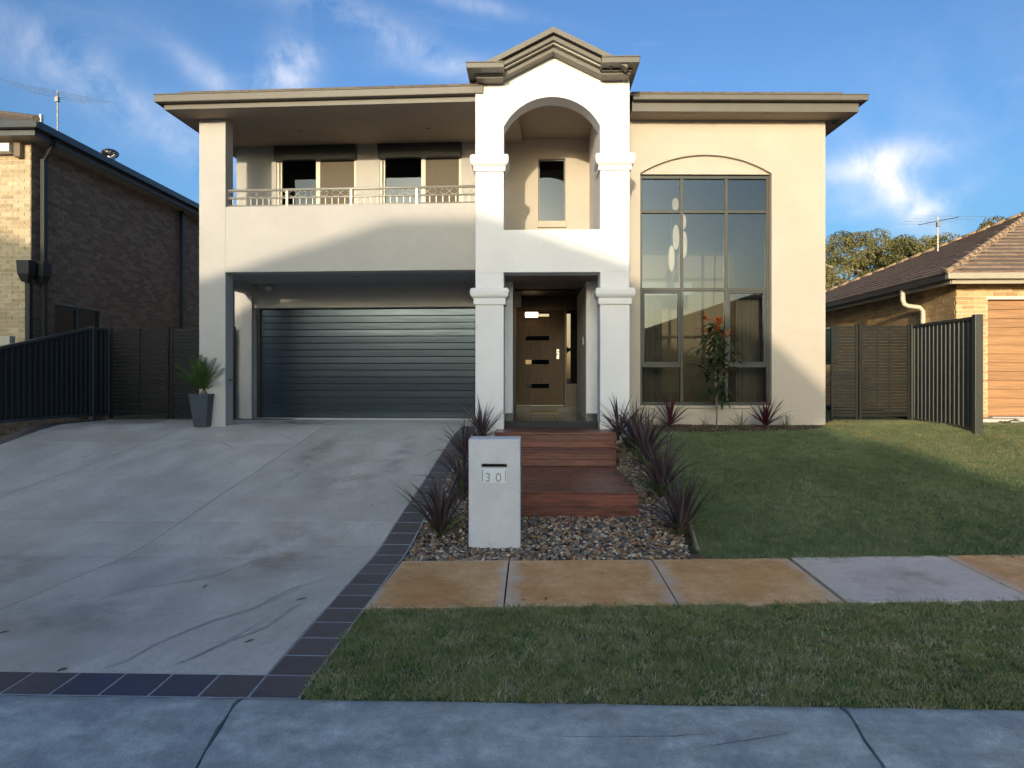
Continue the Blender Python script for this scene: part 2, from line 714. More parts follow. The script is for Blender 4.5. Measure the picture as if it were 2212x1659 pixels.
TW = .305
CONC = mat('driveway_concrete', (.60, .545, .485), .45, speck=.16, var=.13, scale=2.2, stretch=(1, .45, 1), bump=.12, bscale=60, patch=(.44, .375, .31), pscale=.6, pramp=(.48, .78), rvar=.10)
driveway = sheet([(-9.3, 4.0), (edge_x(4.3) + TW + .02, 4.0)] + [(x + TW + .02, y) for x, y in EDGE[1:]] + [(-1.0, 14.6), (-9.3, 14.6)], -.022, 'driveway', mat('border_mortar', (.10, .10, .105), .8, var=.12, scale=20), step=.5)


def line_x(p, q, y):
    return p[0] + (q[0] - p[0]) * (y - p[1]) / (q[1] - p[1])


J1 = lambda y: line_x((-4.36, 5.0), (-3.80, 12.2), y)
J2 = lambda y: line_x((-7.5, 5.6), (-6.22, 12.3), y)
LE = lambda y: -8.82
RE = lambda y: edge_x(y) - .006
ROWS = [4.335, 7.93, 11.2, 14.28]
COLS = [LE, J2, J1, RE]
gp = .005
for j in range(3):
    for i in range(3):
        y0, y1 = ROWS[j] + gp, ROWS[j + 1] - gp
        a, b = COLS[i], COLS[i + 1]
        if j == 2:
            if i == 2:
                b = lambda y: RE(y) if y < 12.2 else -.95
            if i == 0:
                a = lambda y: -8.82
        n = 8
        left = [(a(y0 + (y1 - y0) * k / n) + gp, y0 + (y1 - y0) * k / n) for k in range(n + 1)]
        right = [(b(y0 + (y1 - y0) * k / n) - gp, y0 + (y1 - y0) * k / n) for k in range(n + 1)]
        sheet(left[::-1] + right, .0, 'concrete_panel', CONC, None, driveway, step=.3, thick=.03)
BORDER = mat('slate_border_tile', (.095, .08, .088), .5, speck=.25, var=.22, scale=6, rand=.16, bump=.25, bscale=70, patch=(.115, .095, .10), pscale=3, rvar=.1)
BORDER_BLUE = mat('slate_border_tile_blue', (.05, .058, .105), .45, var=.22, scale=6, rand=.12, bump=.25, bscale=70, rvar=.1)


def tile(poly, m):
    cx = sum(p[0] for p in poly) / len(poly)
    cy = sum(p[1] for p in poly) / len(poly)
    mb = MB()
    lift = .004 + R.uniform(-.001, .001)
    top = [(x, y, G(y) + lift) for x, y in poly]
    bot = [(x, y, G(y) - .02) for x, y in poly]
    n = len(poly)
    mb.add(top + bot, [tuple(range(n))] + [(i, (i + 1) % n, n + (i + 1) % n, n + i) for i in range(n)])
    return mb.build('border_tile', m, driveway, at=(cx, cy, G(cy)))


GROUT = mat('border_grout', (.42, .42, .44), .8, var=.15, scale=20)
for poly in ([(-9.15, 4.032), (edge_x(4.3) + TW + .012, 4.032), (edge_x(4.3) + TW + .012, 4.334), (-9.15, 4.334)], [(x - .005, y) for x, y in EDGE][::-1] + [(x + TW + .012, y) for x, y in EDGE], [(-9.15, 4.334), (-8.823, 4.334), (-8.823, 12.1), (-9.15, 12.1)]):
    sheet(poly, -.0005, 'grout', GROUT, None, driveway, step=.4)
g = .007
y = 4.04
k = 0
while y < 12.2:                       # along the right edge
    L_ = .287 if k else .285
    y2 = y + L_
    a0, a1 = edge_x(max(y, 4.335)), edge_x(max(y2, 4.335))
    tile([(a0 + g, y + g), (a0 + TW - g, y + g), (a1 + TW - g, y2 - g), (a1 + g, y2 - g)], BORDER)
    y = y2 + .012
    k += 1
x = edge_x(4.3) - .005
k = 0
while x > -9.2:                       # along the street
    sk = .0
    tile([(x - .3 + g, 4.04 + g), (x - g, 4.04 + g), (x - g, 4.325), (x - .3 + g, 4.325)], BORDER_BLUE if k in (1, 2, 3) else BORDER)
    x -= .305
    k += 1
y = 4.34
while y < 12.0:                       # along the far left edge
    tile([(-9.13, y), (-8.84, y), (-8.84, y + .29), (-9.13, y + .29)], BORDER)
    y += .305
STAIN = mat('damp_line', (.445, .41, .375), .5, var=.2, scale=9)
STAIN2 = mat('mud_spot', (.13, .11, .075), .9, var=.3, scale=20)


def zmap(l):
    return [tuple(ground(a * .4375, b * .4375 + 898.6)[:2]) for a, b in l]


for pts, w in (([(510, 1250), (640, 1205), (760, 1130), (880, 1080), (1040, 1015), (1240, 955), (1370, 900), (1490, 850)], .016), ([(870, 1232), (980, 1180), (1130, 1115), (1270, 1060), (1350, 1020), (1440, 950), (1500, 925)], .018), ([(860, 1225), (960, 1195), (1160, 1090), (1340, 990)], .009),
               ([(450, 930), (540, 885), (720, 845), (930, 815), (1060, 790), (1180, 745), (1300, 700)], .012), ([(1260, 950), (1330, 905), (1450, 850), (1560, 820), (1620, 800)], .012), ([(1080, 125), (1165, 165)], .02), ([(1370, 85), (1470, 125)], .02), ([(1500, 120), (1650, 178)], .02), ([(1120, 160), (1280, 150)], .016), ([(1640, 140), (1800, 92), (1900, 125)], .014), ([(1100, 100), (1200, 95), (1160, 140)], .012)):
    mark(lerp_pts(zmap(pts), 6, .006), w, STAIN, driveway, .0035, G, 'water_stain')
for a, b, w in ((1230, 1112, .02), (1485, 905, .018), (20, 1068, .018), (310, 1253, .03)):
    q = zmap([(a - 25, b + 7), (a, b), (a + 25, b - 6)])
    mark(lerp_pts(q, 4, .006), w, STAIN2, driveway, .004, G, 'mud_spot')
mark(lerp_pts(zmap([(390, 210), (425, 200), (455, 194)]), 4, .005), .05, mat('pale_spot', (.5, .47, .38), .8), driveway, .004, G, 'paint_spot')

def soft_stain(name, cx, cy, rx, ry, ang, col, amount, parent=driveway):
    """a flat discoloured patch that fades out irregularly at its rim"""
    m = bpy.data.materials.new(name)
    m.use_nodes = True
    N, L = m.node_tree.nodes, m.node_tree.links
    bs, out = N['Principled BSDF'], N['Material Output']
    bs.inputs['Base Color'].default_value = (*col, 1)
    bs.inputs['Roughness'].default_value = .45
    tc, no, gr, mp = N.new('ShaderNodeTexCoord'), N.new('ShaderNodeTexNoise'), N.new('ShaderNodeTexGradient'), N.new('ShaderNodeMapping')
    gr.gradient_type = 'SPHERICAL'
    mp.inputs['Location'].default_value = (-1, -1, 0)
    mp.inputs['Scale'].default_value = (2, 2, 0)
    L.new(tc.outputs['Generated'], mp.inputs['Vector'])
    L.new(mp.outputs[0], gr.inputs['Vector'])
    no.inputs['Scale'].default_value = 2.6
    no.inputs['Detail'].default_value = 8
    no.inputs['Roughness'].default_value = .65
    L.new(tc.outputs['Object'], no.inputs['Vector'])
    mr = N.new('ShaderNodeMapRange')
    mr.inputs['From Min'].default_value = .40
    mr.inputs['From Max'].default_value = .66
    L.new(no.outputs[0], mr.inputs['Value'])
    mu, m2 = N.new('ShaderNodeMath'), N.new('ShaderNodeMath')
    mu.operation = m2.operation = 'MULTIPLY'
    L.new(gr.outputs['Fac'], mu.inputs[0])
    L.new(mr.outputs[0], mu.inputs[1])
    L.new(mu.outputs[0], m2.inputs[0])
    m2.inputs[1].default_value = amount
    m2.use_clamp = True
    tr, mx = N.new('ShaderNodeBsdfTransparent'), N.new('ShaderNodeMixShader')
    L.new(m2.outputs[0], mx.inputs[0])
    L.new(tr.outputs[0], mx.inputs[1])
    L.new(bs.outputs[0], mx.inputs[2])
    L.new(mx.outputs[0], out.inputs['Surface'])
    pts = []
    for k in range(20):
        w = 2 * pi * k / 20
        x, y = rx * cos(w), ry * sin(w)
        pts.append((cx + x * cos(ang) - y * sin(ang), cy + x * sin(ang) + y * cos(ang)))
    return sheet(pts, .0028 + R.uniform(0, .0003), name, m, None, parent, step=.25)


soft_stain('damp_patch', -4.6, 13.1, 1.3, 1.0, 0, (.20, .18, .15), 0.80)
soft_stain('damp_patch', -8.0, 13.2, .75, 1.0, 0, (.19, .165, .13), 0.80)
soft_stain('rust_patch', -2.6, 7.0, .8, 1.2, .3, (.50, .36, .24), 0.55)
soft_stain('rust_patch', -2.55, 9.6, .8, 1.3, .1, (.52, .40, .29), 0.45)
soft_stain('rust_patch', -5.4, 6.4, .9, 1.0, .5, (.48, .36, .24), 0.50)
soft_stain('tyre_smudge', -3.4, 10.4, .22, 1.6, -.1, (.34, .33, .33), 0.60)
soft_stain('tyre_smudge', -2.05, 10.6, .22, 1.4, -.06, (.36, .35, .35), 0.55)
soft_stain('damp_patch', -3.6, 5.3, 1.0, .6, .2, (.40, .38, .36), 0.50)

# footpath of five slabs
PF = lambda x: 5.585 + .062 * x
PB = lambda x: 6.862 + .055 * x
PATH = mat('footpath_rust', (.84, .385, .125), .5, speck=.2, sscale=120, var=.22, scale=3.2, col2=(.86, .50, .23), patch=(.62, .255, .075), pscale=1.1, pramp=(.5, .72), bump=.2, bscale=110, rvar=.1)
PATH_PALE = mat('footpath_pale', (.76, .62, .55), .5, speck=.16, sscale=120, var=.08, scale=2.4, patch=(.46, .34, .26), pscale=1.2, pramp=(.55, .75), bump=.2, bscale=110, rvar=.1)


def edge_fade(m, col):
    """pale worn margin that follows the slab's own edges"""
    N, L = m.node_tree.nodes, m.node_tree.links
    bs = N['Principled BSDF']
    src = bs.inputs['Base Color'].links[0].from_socket
    tc = N.new('ShaderNodeTexCoord')
    se = N.new('ShaderNodeSeparateXYZ')
    L.new(tc.outputs['Generated'], se.inputs[0])
    no = N.new('ShaderNodeTexNoise')
    no.inputs['Scale'].default_value = 5
    no.inputs['Detail'].default_value = 6
    L.new(tc.outputs['Object'], no.inputs['Vector'])

    def mth(op, a, b):
        n = N.new('ShaderNodeMath')
        n.operation = op
        for i, v in enumerate((a, b)):
            if isinstance(v, float):
                n.inputs[i].default_value = v
            else:
                L.new(v, n.inputs[i])
        return n.outputs[0]
    dx = mth('ABSOLUTE', mth('SUBTRACT', se.outputs[0], .5), 0.0)
    dy = mth('ABSOLUTE', mth('SUBTRACT', se.outputs[1], .5), 0.0)
    d = mth('MAXIMUM', dx, mth('SUBTRACT', dy, .03))
    d = mth('ADD', d, mth('MULTIPLY', mth('SUBTRACT', no.outputs[0], .5), .22))
    mr = N.new('ShaderNodeMapRange')
    mr.inputs['From Min'].default_value = .41
    mr.inputs['From Max'].default_value = .50
    mr.inputs['To Max'].default_value = .75
    L.new(d, mr.inputs['Value'])
    mx = N.new('ShaderNodeMix')
    mx.data_type = 'RGBA'
    L.new(mr.outputs[0], mx.inputs[0])
    L.new(src, mx.inputs[6])
    mx.inputs[7].default_value = (*col, 1)
    L.new(mx.outputs[2], bs.inputs['Base Color'])


edge_fade(PATH, (.70, .56, .45))
edge_fade(PATH_PALE, (.66, .54, .42))
footpath = sheet([(-1.36, PF(-1.3)), (14, PF(14)), (14, PB(14)), (-1.26, PB(-1.2))], -.045, 'footpath', mat('joint_soil', (.03, .024, .018), .95, var=.3), step=.4)
XS = [None, -.238, 1.20, 2.60, 4.208, 5.63, 7.05, 8.47, 9.9, 11.3, 12.7]
for i in range(len(XS) - 1):
    gl, gr = .007, .007
    if i == 3: gl = .016
    if i == 2: gr = .016
    x1 = XS[i + 1] - gr
    lift = R.uniform(0, .006)
    if i == 0:
        poly = [(-1.362, PF(-1.36)), (x1, PF(x1)), (x1, PB(x1)), (-1.305, PB(-1.3))]
    else:
        x0 = XS[i] + gl
        poly = [(x0, PF(x0)), (x1, PF(x1)), (x1, PB(x1)), (x0, PB(x0))]
    o = sheet(poly, .012 + lift, 'path_slab', PATH_PALE if i in (3, 5, 8) else PATH, None, footpath, step=.4, thick=.05)
    m = o.modifiers.new('bevel', 'BEVEL')
    m.width = .006
    m.segments = 2
    m.limit_method = 'ANGLE'
    m.angle_limit = radians(50)

LAWN_SOIL = mat('lawn_thatch', (.13, .14, .07), .95, var=.35, scale=3, patch=(.18, .155, .09), pscale=1.5, bump=.5, bscale=60)
verge_poly = [(edge_x(4.3) + TW + .03, 4.03), (14, 4.03), (14, PF(14) - .01), (-1.34, PF(-1.34) - .01)]
sheet(verge_poly, -.012, 'verge', LAWN_SOIL, step=.3)
lawn_poly = [(1.74, PB(1.74) + .01), (14, PB(14) + .01), (14, 12.9), (8.5, 13.0), (7.45, 13.7), (5.9, 13.7), (5.86, 12.45), (5.4, 12.45), (4.9, 12.05), (3.9, 11.92), (2.05, 11.86), (1.93, 11.0), (1.87, 9.4)]
sheet(lawn_poly, -.008, 'lawn', LAWN_SOIL, step=.3)
MULCH = mat('garden_mulch', (.055, .038, .026), .95, var=.4, scale=20, bump=.9, bscale=60)
sheet([(1.5, 12.8), (1.5, 11.0), (1.93, 11.0), (2.05, 11.86), (3.9, 11.92), (4.9, 12.05), (5.4, 12.45), (5.86, 12.45), (5.86, 13.0)], -.002, 'garden_bed', MULCH, step=.3)
bed_poly = [(-1.33, PB(-1.33) + .01), (1.74, PB(1.74) + .01), (1.87, 9.4), (1.93, 11.0), (1.5, 12.6), (-1.0, 12.6), (-1.06, 11.9), (-1.16, 10.6), (-1.24, 8.8), (-1.30, 7.6)]
def bed_z(x, y):
    """the pebbles lie lower than the lawn where the timber steps cross the slope"""
    if y <= 7.9 or y > 12.3:
        return G(y)
    low = .24 + (y - 7.9) * .115 if y < 11 else .60 + (y - 11) * .25
    low = min(G(y), low)
    kx = min(1, max(0, (x + 1.15) / .4)) * min(1, max(0, (1.75 - x) / .4))
    return G(y) + (low - G(y)) * kx


sheet(bed_poly, -.012, 'pebble_bed', mat('pebble_base', (.05, .042, .036), .95, var=.4, scale=30, bump=.8, bscale=80), step=.3, gx=.2, zf=bed_z)
# raised bank at the left boundary
zb = lambda x, y: G(y) + (max(.0, 1.10 - G(y)) * min(1, max(0, (-9.12 - x) / .55)) if y > 8 else 0)
sheet([(-30, 4.05), (-9.14, 4.05), (-9.14, 13.9), (-30, 13.9)], -.006, 'bank', SOIL_DRY, step=.4, gx=.4, zf=lambda x, y: G(y) + max(0, (1.10 - G(y))) * min(1, max(0, (-9.14 - x) / .5)) * min(1, max(0, (y - 6.5) / 2.5)))
sheet([(-9.3, 13.9), (-5.0, 13.9), (-5.0, 26), (-9.3, 26)], .006, 'side_path', SOIL_DRY, step=2)
sheet([(8.6, 12.95), (30, 12.95), (30, 13.75), (8.3, 13.75)], .02, 'neighbour_yard', SOIL_DRY, step=.4)


# ------------------------------------------------------------------ grass and pebbles (scattered stuff)
def scatter(name, poly, dz, coll, density, smin, smax, seed, tilt=.25, zf=None, gx=None):
    o = sheet(poly, dz, name, None, 'stuff', step=.5, zf=zf, gx=gx)
    ng = bpy.data.node_groups.new(name, 'GeometryNodeTree')
    ng.interface.new_socket('Geometry', in_out='INPUT', socket_type='NodeSocketGeometry')
    ng.interface.new_socket('Geometry', in_out='OUTPUT', socket_type='NodeSocketGeometry')
    N, L = ng.nodes, ng.links
    gi, go = N.new('NodeGroupInput'), N.new('NodeGroupOutput')
    dp = N.new('GeometryNodeDistributePointsOnFaces')
    dp.inputs['Density'].default_value = density
    dp.inputs['Seed'].default_value = seed
    ci = N.new('GeometryNodeCollectionInfo')
    ci.inputs['Collection'].default_value = coll
    ci.inputs['Separate Children'].default_value = True
    ci.inputs['Reset Children'].default_value = True
    ip = N.new('GeometryNodeInstanceOnPoints')
    ip.inputs['Pick Instance'].default_value = True
    rr = N.new('FunctionNodeRandomValue')
    rr.data_type = 'FLOAT_VECTOR'
    rr.inputs[0].default_value = (-tilt, -tilt, 0)
    rr.inputs[1].default_value = (tilt, tilt, 6.283)
    rs = N.new('FunctionNodeRandomValue')
    rs.data_type = 'FLOAT'
    rs.inputs[2].default_value = smin
    rs.inputs[3].default_value = smax
    rs.inputs['Seed'].default_value = seed + 9
    if 'grass' in name:
        ps, nz, mr = N.new('GeometryNodeInputPosition'), N.new('ShaderNodeTexNoise'), N.new('ShaderNodeMapRange')
        nz.inputs['Scale'].default_value = 2.1
        nz.inputs['Detail'].default_value = 6
        mr.inputs['From Min'].default_value = .36
        mr.inputs['From Max'].default_value = .62
        mr.inputs['To Min'].default_value = density * .35
        mr.inputs['To Max'].default_value = density * 1.25
        L.new(ps.outputs[0], nz.inputs['Vector'])
        L.new(nz.outputs[0], mr.inputs['Value'])
        L.new(mr.outputs[0], dp.inputs['Density'])
    L.new(gi.outputs[0], dp.inputs['Mesh'])
    L.new(dp.outputs['Points'], ip.inputs['Points'])
    L.new(ci.outputs[0], ip.inputs['Instance'])
    L.new(rr.outputs[0], ip.inputs['Rotation'])
    L.new(rs.outputs[1], ip.inputs['Scale'])
    L.new(ip.outputs[0], go.inputs[0])
    md = o.modifiers.new('scatter', 'NODES')
    md.node_group = ng
    return o


def hidden_coll(name):
    return bpy.data.collections.new(name)          # never linked to the scene: only a source of instances


def tuft(coll, m, n, rad, h, w, seed, lean=.6):
    r = random.Random(seed)
    mb = MB()
    for _ in range(n):
        a, q = r.uniform(0, 2 * pi), rad * sqrt(r.random())
        x, y = q * cos(a), q * sin(a)
        hh = h * r.uniform(.5, 1.15)
        b = r.uniform(0, 2 * pi)
        le = lean * r.uniform(.2, 1.0) * hh
        lx, ly = cos(b) * le, sin(b) * le
        c = r.uniform(0, 2 * pi)
        wx, wy = cos(c) * w * .5, sin(c) * w * .5
        mb.add([(x - wx, y - wy, 0), (x + wx, y + wy, 0), (x + lx * .4 + wx * .8, y + ly * .4 + wy * .8, hh * .6), (x + lx * .4 - wx * .8, y + ly * .4 - wy * .8, hh * .6), (x + lx, y + ly, hh)], [(0, 1, 2, 3), (3, 2, 4)])
    o = bpy.data.objects.new('grass_tuft', mb.mesh('grass_tuft', fix=False))
    o.data.materials.append(m)
    coll.objects.link(o)


GRASS = foliage('grass_green', (.175, .225, .10), (.275, .32, .165), .55, .9, .35)
GRASS_DARK = foliage('grass_dark', (.11, .16, .065), (.18, .24, .10), .55, .9, .35)
STRAW = foliage('grass_straw', (.34, .30, .17), (.48, .42, .26), .7, .9, .4)
CLOVER = foliage('clover_green', (.06, .15, .035), (.09, .20, .05), .5, .9, .4)
c_lawn = hidden_coll('lawn tufts')
for i in range(5):
    tuft(c_lawn, GRASS, 42, .075, .038, .0048, 100 + i, 1.5)
for i in range(2):
    tuft(c_lawn, GRASS_DARK, 42, .075, .036, .0048, 120 + i, 1.5)
tuft(c_lawn, STRAW, 16, .075, .040, .004, 131, 1.3)
c_verge = hidden_coll('verge tufts')
GRASS = foliage('verge_green', (.27, .29, .10), (.40, .40, .17), .6, 1.6, .35)
GRASS_DARK = foliage('verge_dark', (.17, .21, .07), (.28, .31, .12), .6, 1.6, .35)
STRAW = foliage('verge_straw', (.46, .40, .25), (.62, .55, .38), .7, 1.6, .4)
for i in range(4):
    tuft(c_verge, GRASS, 34, .065, .032, .0046, 140 + i, 1.8)
for i in range(3):
    tuft(c_verge, GRASS_DARK, 34, .065, .032, .0046, 150 + i, 1.8)
for i in range(2):
    tuft(c_verge, STRAW, 24, .065, .034, .004, 160 + i, 1.5)
tuft(c_verge, CLOVER, 14, .05, .028, .009, 170, .6)
scatter('lawn_grass', [(1.735, PB(1.74) - .008), (14, PB(14) - .008)] + lawn_poly[2:], 0.0, c_lawn, 620, .7, 1.25, 3)
scatter('verge_grass', [(edge_x(4.3) + TW + .02, 4.045), (9, 4.045), (9, PF(9) + .0), (-1.335, PF(-1.34) + .0)], -.004, c_verge, 900, .7, 1.2, 4)

c_sun_dry = hidden_coll('sun gold and dry tufts')
SUN_DRY = foliage('sun_gold_dry_blade', (.34, .28, .11), (.50, .42, .19), .7, 1.2, .4)  # straw blades: sun's gold on the lit lawn, dry grass along the path
for i in range(3):
    tuft(c_sun_dry, SUN_DRY, 26, .075, .040, .0045, 180 + i, 1.6)
scatter('sun_gold_grass', [(5.2, 12.4), (5.5, 11.4), (6.6, 9.6), (8.2, 8.4), (12, 8.4), (12, 12.8), (8.5, 12.9), (7.4, 13.6), (5.95, 13.6)], 0, c_sun_dry, 330, .7, 1.2, 14)  # straw blades put the sun's gold into the colour of the lit lawn
scatter('dry_grass_margin', [(-1.33, PF(-1.33) - .12), (9, PF(9) - .14), (9, PF(9) - .03), (-1.335, PF(-1.34) - .03)], -.004, c_sun_dry, 170, .6, 1.0, 15)
c_weed = hidden_coll('weeds')
WEED = foliage('weed_leaf', (.10, .22, .05), (.16, .30, .08), .5, 1.2, .4)
for i in range(3):
    tuft(c_weed, WEED, 12, .03, .03, .014, 190 + i, 1.6)
scatter('weed_clumps', verge_poly, -.004, c_weed, 7, .6, 1.3, 21)
scatter('lawn_weeds', lawn_poly, .0, c_weed, 2.5, .6, 1.2, 22)
c_litter = hidden_coll('leaf litter')
LITTER = foliage('fallen_leaf', (.16, .10, .05), (.30, .20, .10), .7, 4, .4)
for i in range(3):
    lb_ = MB()
    r0 = random.Random(i)
    lb_.add([(-.012, 0, .001), (0, .035, .004 + .006 * r0.random()), (.012, 0, .003), (0, -.03, .001)], [(0, 3, 2, 1)])
    o_ = bpy.data.objects.new('fallen_leaf', lb_.mesh('fallen_leaf', fix=False))
    o_.data.materials.append(LITTER)
    c_litter.objects.link(o_)
scatter('fallen_leaves', [(-1.28, PF(-1.28) + .03), (5.6, PF(5.6) + .03), (5.6, PB(5.6) - .02), (-1.25, PB(-1.25) - .02)], .022, c_litter, 2.2, .5, 1.1, 31, .15)
scatter('fallen_leaves_drive', [(-6.5, 4.4), (-1.75, 4.4), (-1.6, 12), (-8.6, 12)], .005, c_litter, .5, .5, 1.1, 32, .15)
c_peb = hidden_coll('pebbles')
PCOL = [(.14, .125, .11), (.055, .05, .05), (.32, .25, .19), (.52, .46, .38), (.36, .17, .075), (.20, .125, .08), (.10, .10, .105), (.44, .27, .14)]
for i, c in enumerate(PCOL):
    m = mat('pebble_stone_%d' % i, c, .35, var=.25, scale=30, rand=.3)
    for k in range(2):
        bm = bmesh.new()
        bmesh.ops.create_icosphere(bm, subdivisions=2, radius=.5)
        for v in bm.verts:
            v.co = Vector((v.co.x * R.uniform(.95, 1.05), v.co.y * .72 * R.uniform(.95, 1.05), v.co.z * .5 * R.uniform(.92, 1.08)))
        me = bpy.data.meshes.new('pebble')
        bm.to_mesh(me)
        bm.free()
        me.polygons.foreach_set('use_smooth', [True] * len(me.polygons))
        me.materials.append(m)
        c_peb.objects.link(bpy.data.objects.new('pebble', me))
scatter('pebbles', [(-1.29, PB(-1.33) + .02), (1.62, PB(1.74) + .02), (1.76, 9.4), (1.8, 11.0), (1.4, 12.4), (-.95, 12.4), (-1.02, 11.9), (-1.13, 10.6), (-1.20, 8.8), (-1.27, 7.6)], .004, c_peb, 1050, .026, .062, 5, .5, zf=bed_z, gx=.2)
scatter('pebble_layer', [(-1.29, PB(-1.33) + .03), (1.6, PB(1.74) + .03), (1.76, 9.4), (-1.20, 8.8), (-1.27, 7.6)], .016, c_peb, 420, .026, .06, 6, .6, zf=bed_z, gx=.2)
c_clod = hidden_coll('soil clods')
for k in range(4):
    bm = bmesh.new()
    bmesh.ops.create_icosphere(bm, subdivisions=2, radius=.5)
    for v in bm.verts:
        v.co *= R.uniform(.75, 1.15)
        v.co.z *= .7
    me = bpy.data.meshes.new('clod')
    bm.to_mesh(me)
    bm.free()
    me.materials.append(SOIL_DRY)
    c_clod.objects.link(bpy.data.objects.new('clod', me))
scatter('soil_clods', [(5.95, 13.25), (7.4, 13.25), (7.4, 13.62), (5.95, 13.62)], .0, c_clod, 90, .03, .09, 8, 1)
scatter('rubble', [(8.7, 12.85), (12, 12.85), (12, 13.5), (8.9, 13.5)], .02, c_clod, 60, .05, .16, 9, 1)
scatter('bank_clods', [(-9.9, 9.5), (-9.2, 9.5), (-9.2, 13.8), (-9.9, 13.8)], .0, c_clod, 40, .03, .08, 10, 1, zf=lambda x, y: G(y) + max(0, (1.10 - G(y))) * min(1, max(0, (-9.14 - x) / .5)) * min(1, max(0, (y - 6.5) / 2.5)))
scatter('mulch_chips', [(1.55, 12.6), (1.95, 11.1), (2.08, 11.9), (3.9, 11.96), (4.9, 12.09), (5.3, 12.6)], .005, c_clod, 250, .015, .05, 12, 1)

# ================================================================== MAIN HOUSE
HOUSE = thing('two_storey_house', (0, 14, 1.05), 'large cream rendered two storey house with arched entry tower, balcony and double garage', 'house')


def H(mb, name, mats, bevel=0.0, **k):
    return mb.build(name, mats, HOUSE, bevel, **k)


dW, dG = 1.6, 1.95
zp = FL.z(600, 445)            # balcony parapet top
zg = FL.z(700, 586)            # underside over the garage
zs = FL.z(460, 257)            # underside of the eaves
uC0, uC1 = FL.u(430), FL.u(487)
uTL = FL.u(1034)
UG0 = FL.u(507, dG)
UB0 = FL.u(511, dW)
zfl = 1.0                      # bottom of walls

mb = MB(FL)
mb.box(uC0, uC1, 0, .30, zfl - .3, zs)
H(mb, 'corner_column', STUCCO_L, .008)
mb = MB(FL)
mb.box(uC1, uTL + .3, 0.0, .28, zg, zp)
mb.box(uC0 + .001, uC0 + .25, .30, dW, zg, zp)
H(mb, 'balcony_parapet', STUCCO_L, .006)
mb = MB(FL)
mb.box(uC0 + .25, uTL + .6, .28, dW, zg + .004, zg + .32)
H(mb, 'balcony_floor', mat('garage_soffit', (.30, .30, .31), .85, var=.03), 0)
mb = MB(FL)
mb.box(uC0, uC0 + .22, .30, dG, zg - .17, zg)
H(mb, 'side_beam', STUCCO_L)
# upper back wall with two sliding doors
doors = [(597, 769, 686), (820, 996, 914)]
holes = []
ztopd = FL.z(680, 318, dW)
for a, b, c in doors:
    ua, ub = FL.u(a, dW), FL.u(b, dW)
    holes.append([(ua, zg + .33), (ub, zg + .33), (ub, ztopd), (ua, ztopd)])
mb = MB(FL)
mb.extrude([(UB0, zg + .2), (FL.u(1075, dW), zg + .2), (FL.u(1075, dW), zs + .1), (UB0, zs + .1)], holes, dW, dW + .22)
mb.box(UB0, UB0 + .22, dW + .22, 11.5, zfl, zs + .1)
H(mb, 'upper_wall', STUCCO_L)
for n, (a, b, c) in enumerate(doors):
    ua, ub, uc = FL.u(a, dW), FL.u(b, dW), FL.u(c, dW)
    mb = MB(FL)
    z0, z1 = zg + .33, ztopd
    d0 = dW + .03
    for x0, x1 in ((ua, ua + .05), (ua + .075, ua + .105), (uc - .045, uc + .045), (ub - .05, ub)):
        mb.box(x0, x1, d0, d0 + .09, z0, z1)
    mb.box(ua + .05, ub - .05, d0 + .002, d0 + .088, z1 - .06, z1)
    mb.box(ua + .05, ub - .05, d0 + .002, d0 + .088, z0, z0 + .06)
    fr = H(mb, 'sliding_door', CREAM_FRAME, .004)
    fr['label'] = ['sliding door nearer the corner column on the balcony', 'sliding door nearer the entry tower on the balcony'][n]
    mb = MB(FL)
    mb.box(ua + .105, uc - .045, d0 + .04, d0 + .048, z0 + .06, z1 - .06)
    mb.build('pane', GLASS_DARK, fr)
    mb = MB(FL)
    mb.box(uc + .045, ub - .05, d0 + .02, d0 + .026, z0 + .06, z1 - .06)
    mb.build('flyscreen', FLYSCREEN, fr)
    mb = MB(FL)
    sh = FL.z(680, 345, dW) - .02
    mb.box(ua - .02, ub + .02, dW - .10, dW + .03, sh, ztopd + .03)
    H(mb, 'roller_shutter_box', DARKMETAL, .01)
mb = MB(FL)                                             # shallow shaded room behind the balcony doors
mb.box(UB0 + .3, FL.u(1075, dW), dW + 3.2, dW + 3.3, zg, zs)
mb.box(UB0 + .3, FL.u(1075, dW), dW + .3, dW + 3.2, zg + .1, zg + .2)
H(mb, 'bedroom_interior', ROOM_DARK)

